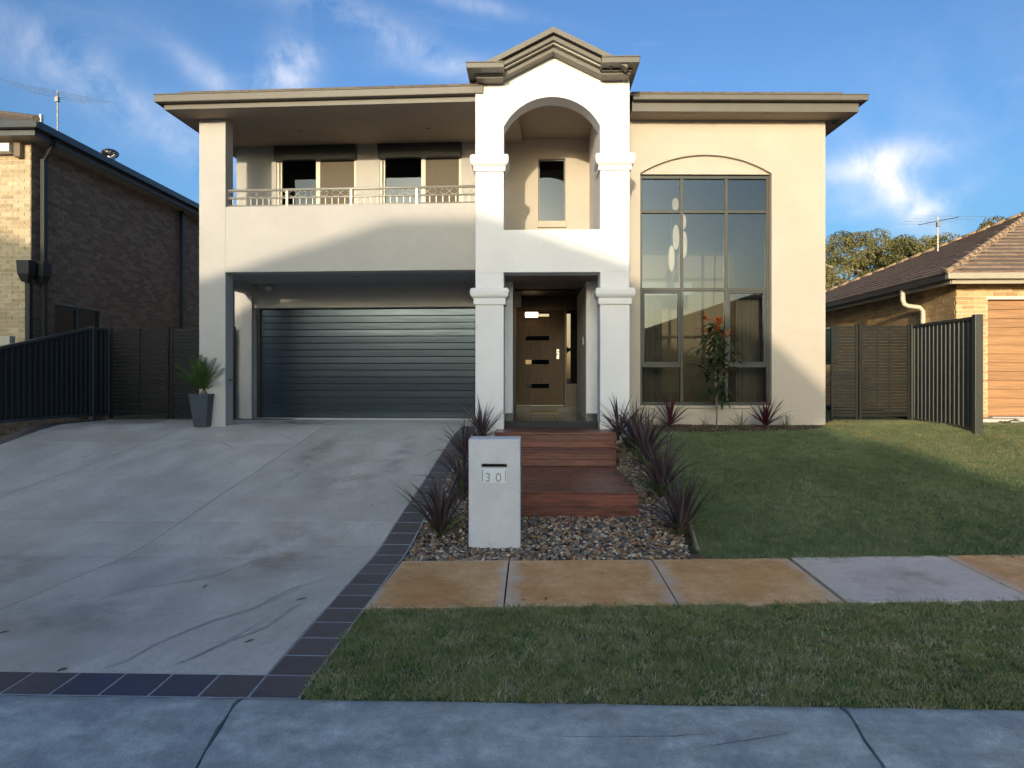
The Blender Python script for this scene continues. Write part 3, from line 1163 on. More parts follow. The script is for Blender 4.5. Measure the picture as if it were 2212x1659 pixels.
# balcony rail
mb = MB(FL)
ru0, ru1 = uC1 - .02, FL.u(1040)
rz = [FL.z(760, y) for y in (404, 421.5, 438.5)]
rz = [z for z in rz]
dr = .10
rail = MB(FL)
P_ = FL.P
for z, q in zip(rz, (.024, .018, .018)):
    rail.tube([P_(ru0, dr, z), P_(ru1, dr, z)], q, 10)
RAILM = mat('rail_metal_cream', (.36, .335, .29), .4, var=.05, metal=.3)
rail.smooth = True
ro = H(rail, 'balcony_rail', RAILM)
for px in (620.4, 758.9, 900.4):
    mb = MB(FL)
    u = FL.u(px, dr)
    mb.box(u - .022, u + .022, dr - .022, dr + .022, zp - .02, rz[0] - .02)
    mb.build('rail_post', RAILM, ro)
posts = [ru0] + [FL.u(px, dr) for px in (620.4, 758.9, 900.4)] + [ru1]
for a, b in zip(posts, posts[1:]):
    n = max(2, round((b - a) / .118))
    for k in range(1, n):
        u = a + (b - a) * k / n
        mb = MB(FL)
        mb.box(u - .007, u + .007, dr - .007, dr + .007, rz[2], rz[1])
        mb.build('baluster', RAILM, ro)
    n = max(1, round((b - a) / .42))
    for k in range(n):
        c = a + (b - a) * (k + .5) / n
        hz, h = (rz[0] + rz[1]) / 2, (rz[0] - rz[1]) / 2 - .02
        for sgn in (-1, 1):
            pts = []
            for i in range(25):
                t = i / 24 * 2 - 1
                pts.append(P_(c + t * .17, dr, hz + sgn * h * sin(t * pi * .95)))
            mb = MB()
            mb.tube(pts, .005, 5)
            mb.smooth = True
            mb.build('scroll', RAILM, ro)

# garage
gx0, gx1 = FL.u(565, dG + .12), FL.u(1075, dG + .12)
gz0, gz1 = 1.052, FL.z(800, 664, dG)
mb = MB(FL)
mb.extrude([(UG0, zfl - .2), (gx0 - .09, zfl - .2), (gx0 - .09, gz1), (FL.u(1062, dG) + .6, gz1), (FL.u(1062, dG) + .6, zg + .15), (UG0, zg + .15)], [], dG, dG + .25)
mb.box(UG0, UG0 + .25, dG + .25, 11.5, zfl, zg + .3)
H(mb, 'garage_wall', STUCCO_L, .004)
mb = MB(FL)
mb.box(gx0 - .09, gx1 + .2, dG + .002, dG + .5, gz1 + .001, gz1 + .04)
mb.box(gx0 - .09, gx0 - .03, dG + .10, dG + .22, gz0, gz1)
H(mb, 'garage_door_frame', DARKMETAL)


def garage_metal():
    m = mat('garage_door_metal', (.075, .095, .122), .22, metal=.85, var=.04, scale=2, bump=.16, bscale=1.6, bstretch=(.55, 1, 3.5), spec=.5)
    return m


GM = garage_metal()
gd = MB(FL)
gd.box(gx0 - .03, gx1, dG + .17, dG + .19, gz0, gz1)
gdo = H(gd, 'garage_door', DARKMETAL)
nsl = 16
sh = (gz1 - gz0 - .03) / nsl
for k in range(nsl):
    z0 = gz0 + .01 + k * sh
    prof = [(0, .156), (.003, .146), (.010, .1425), (.5 * sh, .1428), (sh - .010, .1434), (sh - .004, .146), (sh - .001, .156)]
    v, f = [], []
    tilt = R.uniform(-.0012, .0012)
    nx = 12
    for i in range(nx + 1):
        u = gx0 + .004 + (gx1 - gx0 - .01) * i / nx
        bow = R.uniform(-.0006, .0006)
        for zz, dd in prof:
            v.append(FL.P(u, dG + dd + bow + tilt * (zz / sh - .5), z0 + zz))
    m_ = len(prof)
    for i in range(nx):
        for j in range(m_ - 1):
            f.append((i * m_ + j, (i + 1) * m_ + j, (i + 1) * m_ + j + 1, i * m_ + j + 1))
    mb = MB()
    mb.add(v, f)
    mb.build('slat', GM, gdo)
mb = MB(FL)
mb.box(UG0 + .3, gx1, dG + .02, dG + .16, 1.03, 1.056)
H(mb, 'threshold_strip', mat('threshold_concrete', (.5, .5, .5), .7))

# small garage lamp
lu, lz = FL.u(581, dG), FL.z(581, 624, dG)
mb = MB(FL)
mb.box(lu - .05, lu + .05, dG - .03, dG, lz, lz + .1)
mb.tube([FL.P(lu, dG - .03, lz + .05), FL.P(lu + .02, dG - .10, lz + .03)], .015)
lampo = H(mb, 'garage_spotlight', mat('lamp_body', (.45, .42, .38), .5))
mb = MB(FL)
mb.tube([FL.P(lu + .015, dG - .09, lz + .035), FL.P(lu + .07, dG - .19, lz - .02)], [.035, .06], 14)
mb.build('lamp_head', CREAM_FRAME, lampo)

# soffit downlights
def downlight(fr, px, py, zz):
    r = ray(px, py)
    t = (zz - EYE) / r.z
    p = Vector((0, 0, EYE)) + r * t
    mb = MB()
    mb.lathe(p - Vector((0, 0, .012)), [(.02, .0), (.055, .0), (.06, .012)], 16)
    H(mb, 'downlight', mat('downlight_trim', (.25, .2, .16), .5))


zgs = zg + .004
downlight(FL, 766, 598, zgs)
downlight(FL, 940, 598, zgs)
downlight(FL, 648, 284, zs)
downlight(FL, 926, 279, zs)

# ---------------------------------------------------------------- eaves of the left wing
dg = -.62
zgt, zgb = FL.z(700, 193, dg), FL.z(700, 210, dg)
uL = FL.u(332, dg)
uLe = uTL + .15
mb = MB(FL)
mb.box(uL, uLe, dg, dg + .115, zgb, zgt)
mb.box(uL - .012, uLe, dg - .014, dg + .01, zgt - .018, zgt + .004)
mb.box(uL, uL + .115, dg + .115, 12, zgb, zgt)
H(mb, 'gutter', TRIM, .012)
mb = MB(FL)
df = -.50
mb.box(uL + .12, uLe, df, df + .03, zs - .008, zgb + .02)
mb.box(uL + .12, uL + .15, df + .03, 12, zs - .008, zgb + .02)
H(mb, 'fascia_board', TRIM)
mb = MB(FL)
mb.box(uL + .15, uTL + .7, df + .03, dW + .3, zs, zs + .03)
mb.box(uL + .15, UB0 + .2, dW + .3, 12, zs, zs + .03)
H(mb, 'soffit', SOFFIT)

# ---------------------------------------------------------------- right wing
zsR = FR.z(1560, 260)
uR0, uR1 = -.35, FR.u(1783)
w0, w1 = FR.u(1383), FR.u(1667)
wz0, wz1 = FR.z(1525, 876), FR.z(1525, 374)
wap = FR.z(1525, 334)


def arc(u0, u1, z0, za, n=20):
    c, h = (u1 - u0) / 2, za - z0
    rad = (c * c + h * h) / (2 * h)
    cz = za - rad
    a0 = math.asin(c / rad)
    return [((u0 + u1) / 2 + rad * sin(a0 - 2 * a0 * k / n), cz + rad * cos(a0 - 2 * a0 * k / n)) for k in range(n + 1)]


archW = arc(w0, w1, wz1, wap)
mb = MB(FR)
mb.extrude([(uR0, zfl - .3), (uR1, zfl - .3), (uR1, zsR + .1), (uR0, zsR + .1)], [[(w0, wz0), (w1, wz0)] + archW], 0, .25)
mb.box(uR1 - .25, uR1, .25, 11.2, zfl - .3, zsR + .1)
H(mb, 'right_wall', STUCCO_R)
mb = MB(FR)
mb.extrude(archW + [(w0, wz1)][0:0], [], .075, .20)
H(mb, 'arch_panel', STUCCO_R)
dfw = .10
mb = MB(FR)
uv1, uv2 = FR.u(1473, dfw), FR.u(1569.5, dfw)
zt1, zt2 = FR.z(1525, 457, dfw), FR.z(1525, 625, dfw)
zb1 = FR.z(1525, 790, dfw)
wA, wB = w0 + .012, w1 - .012
fw = .045
mb.box(wA, wA + fw, dfw, dfw + .09, wz0, wz1 - .02)
mb.box(wB - fw, wB, dfw, dfw + .09, wz0, wz1 - .02)
mb.box(wA + fw, wB - fw, dfw + .002, dfw + .088, wz1 - .075, wz1 - .02)
mb.box(wA + fw, wB - fw, dfw + .002, dfw + .088, wz0 + .002, wz0 + .06)
for u in (uv1, uv2):
    mb.box(u - .028, u + .028, dfw + .004, dfw + .086, wz0 + .06, wz1 - .075)
for zz in (zt1, zt2):
    for a, b in ((wA + fw, uv1 - .028), (uv1 + .028, uv2 - .028), (uv2 + .028, wB - fw)):
        mb.box(a, b, dfw + .006, dfw + .084, zz - .028, zz + .028)
for a, b in ((wA + fw, uv1 - .028), (uv2 + .028, wB - fw)):
    mb.box(a, b, dfw + .006, dfw + .084, zb1 - .03, zb1 + .03)
bw = H(mb, 'arched_window', FRAME_GREY, .004)
bw['label'] = 'tall dark framed window of nine panes and more under an arched recess'
xs = [wA + fw, uv1, uv2, wB - fw]
for i in range(3):
    a, b = xs[i] + (.028 if i else 0), xs[i + 1] - (.028 if i < 2 else 0)
    rows = [(zt1 + .028, wz1 - .075), (zt2 + .028, zt1 - .028)]
    rows += [(wz0 + .06, zt2 - .028)] if i == 1 else [(zb1 + .03, zt2 - .028), (wz0 + .06, zb1 - .03)]
    for k, (z0, z1) in enumerate(rows):
        if i != 1 and k == 2:
            s = .045                                   # opening sash
            sb = MB(FR)
            for (p, q, r_, s_) in ((a, a + s, z0, z1), (b - s, b, z0, z1), (a + s, b - s, z0, z0 + s), (a + s, b - s, z1 - s, z1)):
                sb.box(p, q, dfw + .012, dfw + .06, r_, s_)
            sb.build('awning_sash', DARKMETAL, bw, .004)
            a2, b2, z0, z1 = a + s, b - s, z0 + s, z1 - s
        else:
            a2, b2 = a, b
        pb = MB(FR)
        e = R.uniform(-.0015, .0015)
        d = dfw + .045
        e2 = R.uniform(-.0012, .0012)
        pb.add([FR.P(a2, d + e, z0), FR.P(b2, d - e, z0), FR.P(b2, d - e + e2, z1), FR.P(a2, d + e + e2, z1)], [(0, 1, 2, 3)])
        pb.build('pane', GLASS_BIG, bw, fix=False)
mb = MB(FR)
mb.box(w0 - .0, w1 + .0, -.035, .10, wz0 - .05, wz0 - .002)
H(mb, 'window_sill', STUCCO_R, .006)
# room behind the big window
rd = 4.6
mb = MB(FR)
mb.box(uR0 + .3, uR1 - .3, rd, rd + .1, 1.0, zsR)
mb.box(uR0 + .2, uR0 + .3, .26, rd, 1.0, zsR)
mb.box(uR1 - .3, uR1 - .26, .26, rd, 1.0, zsR)
mb.box(uR0 + .3, uR1 - .3, .26, rd, zsR - .02, zsR + .05)
H(mb, 'lounge_interior', ROOM)
mb = MB(FR)
mb.box(uR0 + .3, uR1 - .3, .26, rd, 1.0, 1.12)
H(mb, 'lounge_floor', CARPET)
# gallery floor edge and curtains inside
mb = MB(FR)
zga = FR.z(1525, 610, 3.2)
mb.box(uR0 + .31, uv2 + .2, 3.2, rd - .01, zga - .3, zga)
H(mb, 'gallery_floor', WHITEPL)
CURT = mat('cream_curtain', (.40, .34, .26), .9, var=.1, scale=3, stretch=(6, 6, .2))
for a, b, z0, z1 in ((wA + .1, uv1 - .25, 1.2, zt2 - .1), (uv2 + .35, wB + .25, 1.2, zt2 + .1)):
    n = 44
    v = []
    for i in range(n + 1):
        u = a + (b - a) * i / n
        for zz in (z0, z1):
            v.append(FR.P(u, .62 + .035 * sin(i * 1.3) + .01 * sin(i * .5), zz))
    mb = MB()
    mb.add(v, [(2 * i, 2 * i + 2, 2 * i + 3, 2 * i + 1) for i in range(n)])
    mb.smooth = True
    H(mb, 'curtain', CURT, fix=False)

# eaves of the right wing
dgr = -.56
zrt, zrb = FR.z(1560, 202, dgr), FR.z(1560, 215, dgr)
uRe = FR.u(1877, dgr)
uRs = -.05
mb = MB(FR)
mb.box(uRs, uRe, dgr, dgr + .115, zrb, zrt)
mb.box(uRs, uRe + .012, dgr - .014, dgr + .01, zrt - .018, zrt + .004)
mb.box(uRe - .115, uRe, dgr + .115, 11.8, zrb, zrt)
H(mb, 'gutter', TRIM, .012)
mb = MB(FR)
mb.box(uRs, uRe - .12, -.44, -.41, zsR - .008, zrb + .02)
mb.box(uRe - .15, uRe - .12, -.41, 11.8, zsR - .008, zrb + .02)
H(mb, 'fascia_board', TRIM)
mb = MB(FR)
mb.box(uRs, uRe - .15, -.41, 0.3, zsR, zsR + .03)
mb.box(uR1 - .2, uRe - .15, .3, 11.8, zsR, zsR + .03)
H(mb, 'soffit', SOFFIT)
downlight(FR, 1480, 247, zsR)
downlight(FR, 1655, 247, zsR)
# downpipe offset and little camera below the right eave
pu, pz = FR.u(1808, .6), FR.z(1808, 278, .6)
mb = MB(FR)
mb.tube([FR.P(uRe - .2, .9, zrb), FR.P(uRe - .2, .9, pz + .02), FR.P(uRe - .26, .88, pz - .03), FR.P(uR1 + .08, .82, pz - .03), FR.P(uR1 + .05, .8, pz - .10), FR.P(uR1 + .05, .8, 1.2)], .045, 10)
mb.smooth = True
H(mb, 'downpipe', STUCCO_R)
cm = thing('security_camera', FR.P(uR1 + .18, .0, zsR), 'small dark dome camera under the eave at the right end of the house', 'camera')
mb = MB(FR)
mb.lathe(FR.P(uR1 + .18, 0, zsR - .035), [(.05, 0), (.06, .035)], 16)
mb.build('camera_base', mat('camera_grey', (.12, .12, .12), .4), cm)
mb = MB(FR)
mb.lathe(FR.P(uR1 + .18, 0, zsR - .085), [(.008, 0), (.03, .01), (.042, .028), (.046, .05)], 16)
mb.smooth = True
mb.build('camera_dome', mat('camera_lens', (.01, .01, .012), .08), cm)

# ---------------------------------------------------------------- entry tower
tU = lambda px, d=0.0: FT.u(px, d)
tZ = lambda y, px=1196, d=0.0: FT.z(px, y, d)
u0, ua, ub, u1 = tU(1027), tU(1088), tU(1296.5), tU(1360)
um = tU(1194)
zop, zpar, zspr, zarc = tZ(588), tZ(496), tZ(273), tZ(209)
zdeck = 1.037
mb = MB(FT)
niche = [(ua, zpar), (ub, zpar)] + arc(ua, ub, zspr, zarc, 28)
zapx = tZ(75)
zsid = tZ(142)
mb.extrude([(u0, zop), (u1, zop), (u1, zsid), (um, zapx), (u0, zsid)], [niche], 0, .38)
mb.box(u0, u0 + .22, .38, .75, zop, zs + .3)
mb.box(u1 - .22, u1, .38, 1.15, zop, zs + .6)
mb.box(ub, ub + .2, .38, 2.4, zpar - .5, zs + .15)
H(mb, 'tower_wall', STUCCO_T, .006)
for a, b in ((u0, ua), (ub, u1)):
    mb = MB(FT)
    mb.box(a, b, .0005, .52, zdeck - .5, zop - .0005)
    H(mb, 'pillar', STUCCO_T, .006)
for (a, b) in ((u0, ua), (ub, u1)):
    for yt, ym, yb in ((622.5, 643, 657.5), (334, 357.5, 369)):
        mb = MB(FT)
        e = .075
        z0, z1, z2 = tZ(yb), tZ(ym), tZ(yt)
        # moulding profile swept round three sides
        pr = [(.0, z0), (.03, z0), (.03, z1 - .01), (.045, z1), (.07, z1 + .025), (.083, z1 + .06), (.085, z2 - .05), (.078, z2 - .02), (.06, z2), (0, z2)]
        ring = []
        for off, zz in pr:
            ring.append([FT.P(a - off, .40, zz), FT.P(a - off, -off, zz), FT.P(b + off, -off, zz), FT.P(b + off, .40, zz)])
        v = [p for rg in ring for p in rg]
        f = []
        for i in range(len(pr) - 1):
            for j in range(3):
                f.append((i * 4 + j, i * 4 + j + 1, (i + 1) * 4 + j + 1, (i + 1) * 4 + j))
        f.append((0, 1, 2, 3))
        f.append(tuple(len(v) - 4 + q for q in (3, 2, 1, 0)))
        mb.add(v, f)
        H(mb, 'pillar_cap', STUCCO_T if yt > 500 else STUCCO_R if False else STUCCO_T)
# gable roof of the tower
ga = tZ(57, d=-.46)
slope = .50
wG = um - tU(1040, -.46)
gable = []
def chevron(o0, o1, wo, d0, d1, wi=None):
    mb = MB(FT)
    mb.extrude([(um - wo, ga - slope * wo - o0), (um, ga - o0), (um + wo, ga - slope * wo - o0), (um + wo, ga - slope * wo - o1), (um, ga - o1), (um - wo, ga - slope * wo - o1)], [], d0, d1)
    return mb
H(chevron(0, .088, wG + .03, -.46, 5.0), 'gable_roof', TILE_MAIN)
H(chevron(.008, .096, wG + .015, -.475, -.462), 'barge_cap', TRIM)
H(chevron(.097, .175, um - tU(1072), -.38, -.001), 'barge_board', TRIM, .006)
H(chevron(.177, .200, um - tU(1080), -.30, -.001), 'barge_bead', RAILM)
H(chevron(.202, .285, um - tU(1087), -.20, -.001), 'barge_moulding', TRIM, .006)
for sg, (a, b, c, yt, ym, yb) in ((-1, (tU(1008, -.45), tU(1089, -.45), tU(1024, -.30), 135, 148, 165)), (1, (tU(1381, -.45), tU(1299, -.45), tU(1366, -.30), 127, 141, 161.5))):
    zt, zm, zb_ = tZ(yt, d=-.45), tZ(ym, d=-.45), tZ(yb, d=-.28)
    mb = MB(FT)
    mb.box(a, b, -.52, -.10, zm, zt)
    mb.box(a, a - sg * .12, -.10, 3.2, zm, zt)
    mb.box(a + sg * .012, b, -.535, -.51, zt - .02, zt + .004)
    H(mb, 'gutter', TRIM, .008)
    mb = MB(FT)
    mb.box(a - sg * .12, u0 if sg < 0 else u1, -.09, 3.2, zm + .012, zm + .03)
    H(mb, 'soffit', SOFFIT)
    mb = MB(FT)
    mb.box(c, ua if sg < 0 else ub, -.30, -.001, zb_ + .04, zm - .018)
    mb.box(c - sg * .03, ua if sg < 0 else ub, -.25, -.001, zb_, zb_ + .04)
    H(mb, 'cornice', TRIM, .006)
# ceilings and floors in the tower
mb = MB(FT)
mb.box(u0 + .3, ub + .02, .38, 2.5, zs + .09, zs + .13)
H(mb, 'niche_ceiling', SOFFIT)
mb = MB(FT)
mb.box(ua - .3, ub + .1, .38, 2.5, zop + .0, zop + .2)
H(mb, 'porch_ceiling', mat('porch_ceiling_taupe', (.20, .15, .12), .8))
dN = 2.25
nw = [tU(1162.5, dN), tU(1221.5, dN)]
nz = [tZ(478, d=dN), tZ(342, d=dN)]
mb = MB(FT)
mb.extrude([(ua - .45, zop), (ub + .1, zop), (ub + .1, zs + .2), (ua - .45, zs + .2)], [[(nw[0], nz[0]), (nw[1], nz[0]), (nw[1], nz[1]), (nw[0], nz[1])]], dN, dN + .22)
H(mb, 'niche_wall', STUCCO_R)
mb = MB(FT)
for a, b, c, d in ((nw[0], nw[0] + .03, nz[0], nz[1]), (nw[1] - .03, nw[1], nz[0], nz[1]), (nw[0] + .03, nw[1] - .03, nz[0], nz[0] + .03), (nw[0] + .03, nw[1] - .03, nz[1] - .03, nz[1])):
    mb.box(a, b, dN + .07, dN + .14, c, d)
nwo = H(mb, 'niche_window', DARKMETAL)
mb = MB(FT)
mb.box(nw[0] + .03, nw[1] - .03, dN + .10, dN + .106, nz[0] + .03, nz[1] - .03)
mb.build('pane', GLASS_DARK, nwo)
mb = MB(FT)
mb.box(nw[0] - .02, nw[1] + .02, dN - .05, dN + .07, nz[0] - .13, nz[0])
mb.build('sill', STUCCO_R, nwo, .008)
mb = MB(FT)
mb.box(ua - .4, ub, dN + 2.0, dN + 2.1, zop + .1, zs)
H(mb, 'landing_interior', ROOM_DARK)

# porch: second wall, entry recess, floor, door
d2 = 1.12
zfl2 = 1.15
o0, o1 = tU(1107.5, d2), tU(1266.5, d2)
zh = tZ(606, d=d2)
mb = MB(FT)
mb.box(u0 - .05, o0, d2, d2 + .22, 1.0, zop + .1)
mb.box(o1, u1 + .25, d2, d2 + .22, 1.0, zop + .1)
H(mb, 'porch_wall', STUCCO_T)
mb = MB(FT)
mb.box(u0 + .2, o0, d2 - .012, d2 - .001, zfl2, zfl2 + .1)
mb.box(o1, u1 - .05, d2 - .012, d2 - .001, zfl2, zfl2 + .1)
H(mb, 'skirting_tile', mat('dark_floor_tile_skirt', (.06, .06, .058), .25))
dD = 3.8
mb = MB(FT)
mb.box(o0 - .12, o0, d2 + .22, dD + .2, 1.0, zop + .1)
mb.box(o1, o1 + .12, d2 + .22, dD + .2, 1.0, zop + .1)
H(mb, 'recess_wall', STUCCO_L)
mb = MB(FT)
mb.box(o0, o1, d2 + .02, dD + .25, zh - .0, zh + .1)
H(mb, 'recess_ceiling', mat('dark_timber_lining', (.025, .018, .013), .55, var=.2, scale=6, stretch=(12, 1, 1)))
FT_TILE = mat('dark_floor_tile', (.060, .066, .062), .14, var=.2, scale=4, rand=.12, rvar=.05)
fl = MB(FT)
fl.box(ua - .45, ub + .45, .35, dD + .3, zfl2 - .14, zfl2 - .008)
flo = H(fl, 'porch_floor', mat('grout_dark', (.03, .03, .03), .8))
ts = .45
yy = .42
while yy < dD:
    xx = ua - .44
    while xx < ub + .40:
        mb = MB(FT)
        mb.box(xx + .003, min(xx + ts, ub + .44) - .003, yy + .003, min(yy + ts, dD + .1) - .003, zfl2 - .010, zfl2)
        mb.build('floor_tile', FT_TILE, flo)
        xx += ts
    yy += ts
mb = MB(FT)
WOODD = mat('stained_oak', (.085, .050, .026), .5, var=.35, scale=5, stretch=(14, 14, .6), bump=.15, bscale=40, bstretch=(10, 10, .5), spec=.3)
WOODT = mat('dark_door_frame', (.055, .034, .02), .35, var=.3, scale=5, stretch=(14, 14, .6))
l0, l1 = tU(1118, dD), tU(1218, dD)
s0, s1 = tU(1224, dD), tU(1247, dD)
zd0, zd1 = tZ(877, d=dD), tZ(672, d=dD)
mb.box(o0, l0 - .012, dD - .05, dD + .1, zfl2, zd1 + .06)
mb.box(l1 + .012, s0, dD - .05, dD + .1, zfl2, zd1 + .0)
mb.box(s1, o1, dD - .05, dD + .1, zfl2, zd1 + .06)
mb.box(l0 - .012, s1, dD - .05, dD + .1, zd1 + .012, zd1 + .06)
mb.box(o0, o1, dD - .02, dD + .1, zd1 + .06, zh)
mb.box(s0, s1, dD - .03, dD + .1, zfl2, zd0 + .5)
frm = H(mb, 'door_frame', WOODT, .004)
mb = MB(FT)
mb.box(s0, s1, dD + .0, dD + .012, zd0 + .5, zd1 + .0)
mb.build('sidelight_pane', glass('sidelight_glass', (.05, .05, .05), .0), frm)
mb = MB(FT)
mb.box(l0 - .03, s1 + .05, dD - .14, dD + .1, zfl2, zd0 - .006)
H(mb, 'door_sill', mat('sill_dark', (.05, .045, .04), .35))
slots = []
sx0, sx1 = l0 + .18, l0 + .71
sc = [(1400 / 1.4467, 0)]
for yz in (592, 783, 973, 1165):
    py = (750 + yz / 2.552) / 1.4467
    slots.append(tZ(py, d=dD))
hl = [[(sx0, z - .05), (sx1, z - .05), (sx1, z + .05), (sx0, z + .05)] for z in slots]
zd1b = max(zd1, slots[0] + .12)
mb = MB(FT)
mb.extrude([(l0, zd0), (l1, zd0), (l1, zd1 + .008), (l0, zd1 + .008)], [h for h in hl if h[2][1] < zd1 - .01], dD, dD + .045)
door = H(mb, 'front_door', WOODD)
mb = MB(FT)
mb.box(l0 + .005, l1 - .005, dD - .006, dD - .0005, zd0 + .002, zd0 + .02)
mb.build('weather_strip', CREAM_FRAME, door)
DG = glass('slot_glass', (.02, .02, .02), .0)
for h in hl:
    if h[2][1] < zd1 - .01:
        mb = MB(FT)
        mb.box(h[0][0], h[1][0], dD + .02, dD + .026, h[0][1], h[2][1])
        mb.build('glass_slot', DG, door)
hp = (tU(1205, dD), tZ(765, d=dD))
mb = MB(FT)
mb.lathe(FT.P(hp[0], dD - .02, hp[1] + .05), [(.03, 0), (.03, .01)], 12)
mb.tube([FT.P(hp[0], dD, hp[1]), FT.P(hp[0], dD - .055, hp[1])], .012)
mb.tube([FT.P(hp[0] + .01, dD - .055, hp[1]), FT.P(hp[0] - .10, dD - .06, hp[1] + .004)], .011)
mb.box(hp[0] - .028, hp[0] + .028, dD - .012, dD - .001, hp[1] - .11, hp[1] + .11)
mb.tube([FT.P(hp[0], dD - .001, hp[1] + .085), FT.P(hp[0], dD - .03, hp[1] + .085)], .022, 12)
mb.smooth = False
mb.build('door_handle', CHROME, door)
# glowing box added for the door's top glass slot, lit from inside
lm = thing('lit_door_slot', FT.P(tU(1148, 3.2), 3.2, tZ(679, d=3.2)), 'glowing box standing in for the lit top glass slot of the front door', 'light')
lx0, lx1, lz0, lz1 = tU(1134.5, 3.6), tU(1162, 3.6), tZ(684.5, d=3.6), tZ(674, d=3.6)
mb = MB(FT)
mb.box(lx0 - .012, lx1 + .012, 3.62, 3.78, lz1 + .001, lz1 + .03)
mb.box(lx0 - .012, lx1 + .012, 3.72, 3.745, lz0 - .02, lz1 + .001)
mb.build('slot_housing', WOODT, lm)
mb = MB(FT)
mb.box(lx0, lx1, 3.63, 3.715, lz0, lz1)
mb.build('slot_glow', emit('slot_glow_warm', (1, .72, .42), 3.5), lm, .006)
mb = MB(FT)
iu = o1 - .02
mb.box(iu, o1 - .001, 1.75, 1.83, tZ(745, d=1.8), tZ(728, d=1.8))
H(mb, 'intercom', WHITEPL, .004)
dm = MB(FT)
dmx0, dmx1 = tU(1147, 3.3), tU(1205, 3.3)
dm.box(dmx0, dmx1, 2.95, 3.55, zfl2 + .0005, zfl2 + .018)
tag(dm.build('doormat', mat('coir_mat', (.42, .31, .18), .95, var=.25, scale=60, bump=.8, bscale=300), at=FT.P(dmx0, 3.2, zfl2)), 'pale brown coir doormat on dark tiles before the front door', 'doormat')

# shell of the house behind
mb = MB()
mb.box(-6.0, 5.9, 23.6, 23.8, 1.0, 6.8)
H(mb, 'rear_wall', STUCCO_R)
mb = MB()
mb.box(-1.3, 1.9, 17.6, 17.7, 1.0, 6.8)
mb.box(-1.2, -1.1, 14.2, 23.5, 1.0, 6.8)
mb.box(-5.6, 1.4, 16.0, 23.5, zg + .02, zg + .2)
mb.box(-5.6, -1.3, 20.0, 20.1, 1.0, zg)
H(mb, 'inner_walls', ROOM_DARK)

# main hip roof
eA, eB = FL.P(uL + .02, dg + .03, zgt - .02), FL.P(uLe, dg + .03, zgt - .02)
eC, eD = FR.P(uRs, dgr + .03, zrt - .02), FR.P(uRe - .02, dgr + .03, zrt - .02)
eE, eF = Vector((eD.x - .3, 24.3, eD.z)), Vector((eA.x + .3, 24.3, eA.z))
yr = 18.0
see = lambda p, k: EYE + ((p.z - EYE) / p.y + k) * yr      # ridge height that just shows over the eave
zL, zR = see(eB, .0065), see(eC, .0055)
pitch = (zL - eB.z) / (yr - eB.y)
RL, RR = Vector((eA.x + 6.1, yr, zL)), Vector((eD.x - 6.1, yr, zR))
ML, MR = Vector((eB.x, yr, zL)), Vector((eC.x, yr, zR))
zr = zR
mb = MB()
mb.add([eA, eB, eC, eD, eE, eF, RL, RR, ML, MR], [(0, 1, 8, 6), (1, 2, 9, 8), (2, 3, 7, 9), (3, 4, 7), (4, 5, 6, 8, 9, 7), (5, 0, 6)])
roof = H(mb, 'roof', TILE_MAIN, fix=True)


def eave_tiles(p, q, up, n, parent, m, w=.30, l=.34, name='roof_tile', rows=1, rowstep=.30):
    """rows of tiles up a slope from the eave p..q"""
    al = (q - p)
    ln = al.length
    al = al / ln
    up = up.normalized()
    nn = al.cross(up).normalized()
    if nn.z < 0:
        nn = -nn
    mb = MB()
    mb.box(-w / 2 + .004, w / 2 - .004, 0, l, 0, .028)
    me = mb.mesh(name)
    me.materials.append(m)
    rot = Matrix((al, up, nn)).transposed()
    tiltm = Matrix.Rotation(-.055, 3, 'X')
    for r_ in range(rows):
        k = int(ln / w)
        for i in range(k):
            c = p + al * (i + .5 + (.5 if r_ % 2 else 0)) * ln / k + up * (r_ * rowstep - .03) + nn * .03
            o = link(name, me, None, parent, c, rot=(rot @ tiltm).to_euler(), scale=(ln / k / w, 1, 1))


upL = (RL - eA).normalized()
upv = FL.n * 1.0 + Vector((0, 0, pitch))
eave_tiles(eA + FL.ux * .45 + upv * .02, eB, upv, 0, roof, TILE_MAIN)
upv = FR.n * 1.0 + Vector((0, 0, (zr - eC.z) / (yr - eC.y)))
eave_tiles(eC, eD - FR.ux * .45, upv, 0, roof, TILE_MAIN)

# pendant lamps in the lounge
GLOW = emit('pendant_glow', (1.0, .72, .42), .55)
cord = mat('pendant_cord', (.3, .3, .3), .5)
pd = 1.7
for i, (px, y0, y1, lab) in enumerate(((1459, 428, 455, 'top pendant lamp glowing behind the left upper pane'), (1475.5, 463, 495, 'short pendant lamp just right of the window bar, below the topmost'), (1460, 486, 539, 'middle pendant lamp of the cluster, left of the window bar'),
                                       (1477.5, 500, 557, 'lower right pendant lamp of the cluster behind the window bar'), (1450.5, 531, 586, 'lowest and leftmost pendant lamp behind the window'))):
    u = FR.u(px, pd)
    z0, z1 = FR.z(px, y1, pd), FR.z(px, y0, pd)
    c = FR.P(u, pd, (z0 + z1) / 2)
    t = thing('pendant_lamp', c, lab, 'lamp', 'pendant lamps in the stair void')
    hh = (z1 - z0) / 2
    mb = MB()
    mb.lathe(c, [(.066 * sqrt(max(.05, 1 - abs(s) ** 2.6)), s * hh) for s in [x / 8 for x in range(-8, 9)]], 16)
    mb.smooth = True
    mb.build('shade', GLOW, t)
    mb = MB()
    mb.tube([c + Vector((0, 0, hh)), Vector((c.x, c.y, zsR - .02))], .006, 6)
    mb.build('cord', cord, t)

# ================================================================== BRICKWORK
def brick_mesh(m):
    mb = MB()
    mb.box(-.115, .115, 0, .05, -.038, .038)
    me = mb.mesh('brick')
    me.materials.append(m)
    return me


